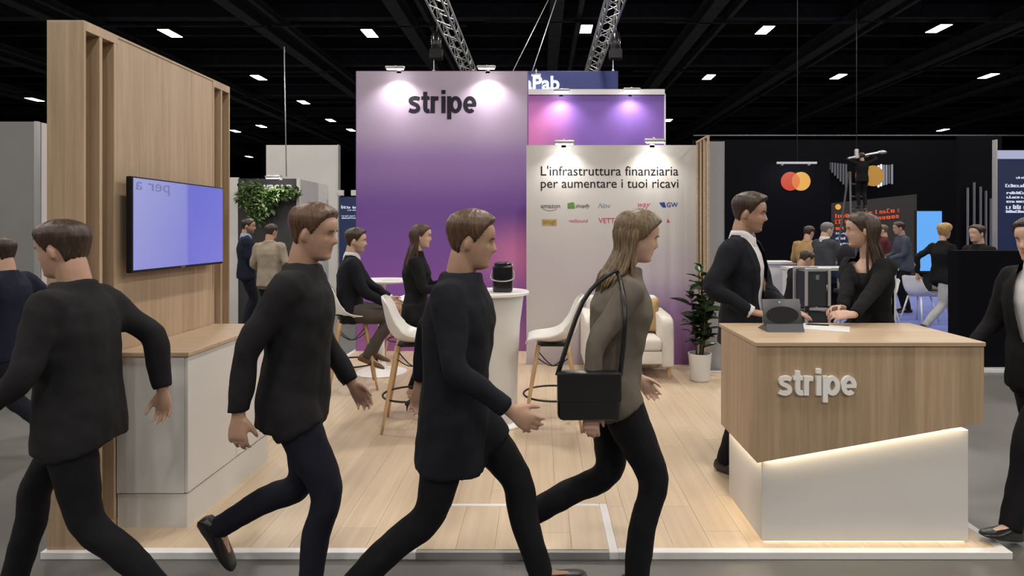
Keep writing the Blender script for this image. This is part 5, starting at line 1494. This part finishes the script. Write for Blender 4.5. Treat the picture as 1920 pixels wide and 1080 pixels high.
# ------------------------------------------------------------------ clothes, skin, hair
skin_mat('skin_fair', (0.60, 0.385, 0.29)); skin_mat('skin_tan', (0.48, 0.29, 0.205), beard=(0.10, 0.062, 0.045)); skin_mat('skin_pale', (0.62, 0.39, 0.29))
hair_mat('hair_dark', (0.035, 0.020, 0.013)); hair_mat('hair_brown', (0.042, 0.023, 0.014)); hair_mat('hair_chestnut', (0.060, 0.028, 0.016)); hair_mat('hair_blond', (0.42, 0.26, 0.10))
hair_mat('hair_grey', (0.16, 0.15, 0.14)); hair_mat('hair_auburn', (0.10, 0.05, 0.026)); hair_mat('hair_light', (0.15, 0.10, 0.052))
cloth('suit_navy', (0.0065, 0.0075, 0.0125)); cloth('suit_black', (0.0045, 0.0045, 0.006)); cloth('suit_blue', (0.009, 0.013, 0.030)); cloth('suit_grey', (0.045, 0.050, 0.062))
cloth('jacket_beige', (0.34, 0.285, 0.22)); cloth('jacket_tan', (0.36, 0.23, 0.10)); cloth('shirt_white', (0.66, 0.65, 0.66)); cloth('shirt_blue', (0.32, 0.40, 0.56)); cloth('top_black', (0.010, 0.010, 0.011))
cloth('top_taupe', (0.135, 0.115, 0.095)); cloth('top_charcoal', (0.012, 0.012, 0.014)); cloth('trouser_black', (0.005, 0.005, 0.007)); cloth('trouser_navy', (0.008, 0.010, 0.020)); cloth('trouser_brown', (0.075, 0.062, 0.055))
cloth('trouser_light', (0.42, 0.42, 0.42)); cloth('top_maroon', (0.10, 0.02, 0.025)); cloth('top_slate', (0.06, 0.072, 0.10))
mat('shoe_black', (0.010, 0.010, 0.011), 0.3); mat('shoe_brown', (0.13, 0.065, 0.03), 0.4)

BIG, MID, FAR = (0.0052, 0.011), (0.0068, 0.0125), (0.011, 0.016)
DN = (0, 0, -1)
def local(root_loc, yaw, s, p):
    """world point -> the figure's own metres"""
    q = (Vector(p) - Vector(root_loc)); a = math.radians(-yaw)
    return ((q.x * math.cos(a) - q.y * math.sin(a)) / s, (q.x * math.sin(a) + q.y * math.cos(a)) / s, q.z / s)
def ldir(yaw, v):
    a = math.radians(-yaw); return Vector((v[0] * math.cos(a) - v[1] * math.sin(a), v[0] * math.sin(a) + v[1] * math.cos(a), v[2]))

# man at the counter: faces right, turned a little to the camera, right hand on the counter
loc, yw, H = (1.335, 4.02, P), -126, 1.82
s = H / 1.75; lh = lambda p: local(loc, yw, s, p)
person('man in dark open suit and white shirt standing at the counter behind the tablet', loc, yw, H, lean=0, hip=(0, -0.01, 0.94), head=(8, 7),
       hands=(lh((1.53, 3.84, WZ + 0.05)), lh((1.272, 3.715, WZ + 0.058))), poles=((-1, -0.5, -0.6), (0.8, -0.9, -0.3)),
       hand_dir=((ldir(yw, (0.6, -0.5, -0.1)), DN, ldir(yw, (-0.5, -0.5, 0))), (ldir(yw, (0.75, -0.55, -0.12)), DN, ldir(yw, (0.4, 0.8, 0)))), fist=(0.3, 0.35),
       feet=((-0.09, 0.02, 0.085, 10, 0), (0.13, -0.07, 0.085, -18, 0)), vox=BIG,
       look=dict(skin='skin_tan', beard=0.30, hair='hair_brown', style='short', top=0.026, sidehair=0.007, fringe=0.010, top_mat='suit_navy', pants='trouser_black', cut=(-0.14, 0.036, 0.50, 0.092), hem=-0.14, bulk=0.004))
# woman at the counter: faces left, hands clasped on the counter
loc, yw, H = (2.13, 3.95, P), 110, 1.70
s = H / 1.75; lh = lambda p: local(loc, yw, s, p)
person('woman with long brown hair in a black blazer, hands clasped on the counter', loc, yw, H, fem=True, lean=4, head=(-36, 0),
       hands=(lh((1.775, 3.50, WZ + 0.048)), lh((1.775, 3.61, WZ + 0.042))), poles=((-0.5, -0.6, -0.8), (0.3, -0.6, -0.9)),
       hand_dir=((ldir(yw, (-1, 0.25, -0.05)), ldir(yw, (0, 0.55, -0.8)), ldir(yw, (0.1, 0.6, 0.6))), (ldir(yw, (-1, -0.25, 0)), ldir(yw, (0, -0.6, -0.75)), ldir(yw, (0.1, -0.6, 0.6)))), fist=(0.55, 0.65),
       vox=BIG, look=dict(skin='skin_fair', hair='hair_brown', style='long', hairlen=0.31, top=0.014, sidehair=0.012, top_mat='suit_black', shirt='top_black', collar=False, scoop=True, pants='trouser_black', cut=(-0.02, 0.020, 0.50, 0.105), hem=-0.13, legw=0.88))
# man sitting on the stool
loc, yw, H = (-1.87, 6.10, P), -78, 1.76
person('man in a dark suit sitting on a bar stool, seen from behind', loc, yw, H, hip=(0, -0.03, 0.775), lean=3, twist=6, head=(-2, 0),
       hands=((-0.12, 0.36, 0.86), (0.16, 0.34, 0.83)), feet=((-0.10, 0.20, 0.34, 6, 18), (0.12, 0.16, 0.335, -6, 22)), kpoles=((-0.1, 1, 0.6), (0.1, 1, 0.6)), vox=MID,
       look=dict(skin='skin_fair', beard=0.3, hair='hair_brown', style='short', top=0.024, fringe=0.008, top_mat='suit_navy', pants='trouser_brown', shoes='shoe_brown', cut=(0.10, 0.012, 0.50, 0.075), hem=-0.06, bulk=0.006))
# woman standing at the drum table
loc, yw, H = (-1.09, 5.36, P), -88, 1.60
person('woman with long auburn hair in black standing at the drum table in high heels', loc, yw, H, fem=True, hip=(0, 0, 0.985), lean=2, head=(-2, 2),
       hands=((-0.10, 0.33, 1.22), (0.09, 0.34, 1.20)), poles=((-0.6, -0.8, -0.6), (0.6, -0.8, -0.6)), hand_dir=((Vector((0.5, 0.8, 0.2)), Vector((0.4, -0.3, -0.8)), Vector((0, 0.3, 0.9))), (Vector((-0.5, 0.8, 0.2)), Vector((-0.4, -0.3, -0.8)), Vector((0, 0.3, 0.9)))), fist=(0.5, 0.6),
       feet=((-0.07, 0.02, 0.155, 6, -30), (0.07, -0.05, 0.155, -6, -30)), vox=MID,
       look=dict(skin='skin_fair', hair='hair_chestnut', style='long', hairlen=0.26, top=0.014, sidehair=0.012, top_mat='suit_black', pants='trouser_black', top_kind='blouse', hem=-0.13, legw=0.80, crop=True, heel=True))

# background, left
person('man in a navy suit facing right beside the leafy booth', (-4.68, 9.75, 0), -62, 1.79, head=(-15, 4), hands=((-0.16, 0.26, 1.02), (0.14, 0.26, 1.0)), vox=(0.0085, 0.014),
       look=dict(skin='skin_tan', beard=0.7, hair='hair_dark', style='short', top=0.014, sidehair=0.005, top_mat='suit_blue', pants='trouser_navy', shirt='shirt_blue', cut=(0.08, 0.012, 0.50, 0.075), hem=-0.14))
person('man in a beige jacket seen from behind near the leafy booth', (-3.97, 9.0, 0), -8, 1.70, head=(-10, 4), hands=((-0.24, 0.22, 1.0), (0.26, 0.20, 0.98)), feet=((-0.12, 0, 0.085, 8, 0), (0.14, 0.06, 0.085, -8, 0)), vox=(0.0085, 0.014),
       look=dict(skin='skin_tan', hair='hair_brown', style='short', top=0.012, sidehair=0.006, top_mat='jacket_beige', pants='trouser_navy', hem=-0.15, cut=None, bulk=0.008))

# passers-by in the aisle in front of the stand
WALK_R = dict(feet=((-0.09, 0.36, 0.105, 4, -14), (0.09, -0.40, 0.150, -4, 30)), hip=(0, 0.0, 0.895), hands=((-0.25, -0.20, 0.90), (0.25, 0.24, 0.92)))
WALK_L = dict(feet=((-0.09, -0.40, 0.150, 4, 30), (0.09, 0.36, 0.105, -4, -14)), hip=(0, 0.0, 0.895), hands=((-0.25, 0.24, 0.92), (0.25, -0.20, 0.90)))
STEP_L = dict(feet=((-0.09, -0.38, 0.26, 4, 55), (0.09, 0.10, 0.085, -4, 0)), hip=(0, 0.0, 0.93), hands=((-0.25, 0.16, 0.88), (0.25, -0.12, 0.88)))
person('passer-by in a charcoal top and navy trousers striding right past the cabinet', (-1.07, 2.68, 0), -92, 1.74, lean=4, twist=8, head=(0, 3), vox=MID, **STEP_L,
       look=dict(skin='skin_tan', hair='hair_auburn', style='short', top=0.026, top_mat='top_charcoal', top_kind='sweater', pants='trouser_navy', hem=-0.16, bulk=0.008))
person('passer-by in a dark coat with a wide stride in the middle of the aisle', (-0.36, 2.60, 0), -90, 1.74, lean=3, twist=-8, head=(2, 3), vox=MID, **WALK_R,
       look=dict(skin='skin_tan', hair='hair_auburn', style='short', top=0.028, top_mat='suit_navy', top_kind='coat', pants='trouser_black', hem=-0.28, bulk=0.018, legw=1.06))
person('fair-haired passer-by in a taupe top and black trousers striding right', (0.33, 2.80, 0), -90, 1.73, fem=True, lean=7, twist=8, head=(0, 4), vox=MID, **STEP_L,
       look=dict(skin='skin_pale', hair='hair_light', style='long', hairlen=0.14, top=0.026, sidehair=0.022, top_mat='top_taupe', top_kind='sweater', pants='trouser_black', hem=-0.10, bulk=0.012, legw=1.04))
person('passer-by in a dark jacket crossing in front of the oak screen', (-1.92, 2.56, 0), 90, 1.70, lean=3, twist=8, head=(0, 4), vox=MID, **WALK_L,
       look=dict(skin='skin_tan', hair='hair_brown', style='short', top=0.022, top_mat='top_charcoal', pants='trouser_black', hem=-0.16, bulk=0.01))
person('passer-by in navy at the left frame edge beyond the oak screen', (-3.86, 4.45, 0), 95, 1.60, lean=2, head=(0, 3), vox=(0.0085, 0.014), **WALK_L,
       look=dict(skin='skin_fair', hair='hair_dark', style='short', top=0.022, top_mat='suit_blue', pants='trouser_navy', hem=-0.16, bulk=0.008))
person('passer-by in black at the right frame edge beside the counter', (2.72, 3.30, 0), 105, 1.735, lean=3, twist=-6, head=(0, 4), vox=MID, **WALK_R,
       look=dict(skin='skin_fair', hair='hair_dark', style='short', top=0.020, top_mat='suit_black', pants='trouser_black', shirt='shirt_white', cut=(0.12, 0.012, 0.50, 0.07), hem=-0.15, bulk=0.01))

# next booth, right
person('blond passer-by in a dark jacket and pale trousers by the blue screen', (6.15, 9.4, 0.012), -75, 1.75, fem=True, lean=3, twist=6, vox=FAR, **WALK_R,
       look=dict(skin='skin_pale', hair='hair_blond', style='short', top=0.03, sidehair=0.018, top_mat='suit_black', pants='trouser_light', hem=-0.12, bulk=0.008))
person('person in dark clothes standing behind the black counter at right', (5.72, 8.0, 0.012), 100, 1.66, vox=FAR,
       look=dict(skin='skin_fair', hair='hair_dark', style='short', top_mat='suit_black', pants='trouser_black', hem=-0.14))
person('man in black sitting low in the next booth, face turned right', (3.40, 8.25, 0.012), -80, 1.64, hip=(0, 0, 0.64), lean=14, head=(0, 12), feet=((-0.1, 0.40, 0.085, 0, 0), (0.1, 0.36, 0.085, 0, 0)), hands=((-0.15, 0.38, 0.86), (0.15, 0.40, 0.86)), vox=FAR,
       look=dict(skin='skin_tan', hair='hair_dark', style='short', top=0.016, top_mat='suit_black', pants='trouser_black', hem=-0.08))
bst = thing('stool', 'dark low stool under the seated man in the next booth', 'stool', (3.40, 8.25, 0.012))
bm = B(); lathe(bm, [(0, 0.46), (0.19, 0.46), (0.2, 0.48), (0.19, 0.52), (0, 0.52)], seg=24); obj('seat', bm, 'black_matt', bst, smooth='auto')
for k in range(4):
    a = math.pi / 4 + k * math.pi / 2; bm = B(); tube(bm, [(0.2 * math.cos(a), 0.2 * math.sin(a), 0), (0.13 * math.cos(a), 0.13 * math.sin(a), 0.465)], 0.014, 8); obj('leg', bm, 'dark_metal', bst, smooth=True)
person('man in a tan jacket turned away in the next booth', (4.58, 10.55, 0.012), -40, 1.67, head=(-20, 10), hands=((-0.18, 0.30, 1.05), (0.18, 0.30, 1.05)), lean=5, vox=FAR,
       look=dict(skin='skin_tan', hair='hair_dark', style='short', top=0.018, top_mat='jacket_tan', pants='trouser_black', hem=-0.14))
person('grey-haired man in a slate suit holding out his hands in the next booth', (4.46, 9.62, 0.012), -72, 1.72, head=(-8, 8), hands=((-0.14, 0.38, 1.10), (0.14, 0.40, 1.10)), vox=FAR,
       look=dict(skin='skin_fair', hair='hair_grey', style='short', top=0.012, top_mat='suit_grey', pants='trouser_black', hem=-0.14, cut=(0.10, 0.012, 0.50, 0.07)))
person('person in maroon standing before the red-lettered screen', (7.26, 12.95, 0.012), 60, 1.70, hands=((-0.14, 0.34, 1.08), (0.14, 0.36, 1.08)), vox=FAR,
       look=dict(skin='skin_pale', hair='hair_light', style='short', top=0.016, top_mat='top_maroon', pants='trouser_black', hem=-0.14))
person('person in dark slate leaning in front of the red-lettered screen', (7.03, 11.8, 0.012), 80, 1.76, lean=8, hands=((-0.14, 0.34, 1.02), (0.14, 0.36, 1.02)), vox=FAR,
       look=dict(skin='skin_tan', hair='hair_dark', style='short', top=0.016, top_mat='top_slate', pants='trouser_black', hem=-0.14))
# worker on the ladder, back to the camera, arms up to the lamp boom
zs_ = lz * 6 / 9 + 0.02
person('worker in black on the step ladder reaching up to the lamp boom', (lx - 0.01, 17.58, zs_), -10, 1.60, hands=((-0.24, 0.15, 1.60), (0.26, 0.15, 1.64)), poles=((-1, -0.3, 0.2), (1, -0.3, 0.2)), feet=((-0.09, 0.0, 0.085, 4, 0), (0.09, 0.0, 0.085, -4, 0)), vox=FAR,
       look=dict(skin='skin_tan', hair='hair_dark', style='short', top=0.014, top_mat='suit_black', pants='trouser_black', hem=-0.12))

# a dark shoulder bag on the fair-haired passer-by
bg = thing('shoulder_bag', 'black shoulder bag hanging at the hip of the fair-haired passer-by', 'bag', (0.20, 2.53, 0.80))
bm = B(); box(bm, -0.13, 0.13, -0.04, 0.04, 0.02, 0.22, 0.025, 3); obj('bag_body', bm, 'shoe_black', bg, smooth='auto')
bm = B(); box(bm, -0.132, 0.132, -0.046, -0.02, 0.10, 0.224, 0.012, 2); obj('flap', bm, 'shoe_black', bg, smooth='auto')
bm = B(); tube(bm, [(-0.13, 0, 0.2), (-0.02, 0.05, 0.5), (0.10, 0.085, 0.615), (0.14, 0.12, 0.60), (0.15, 0.0, 0.45), (0.13, 0, 0.2)], 0.010, 6, 4, flat=(Vector((0, 1, 0)), 0.5)); obj('strap', bm, 'shoe_black', bg, smooth=True)

bpy.data.scenes.remove(TMP)
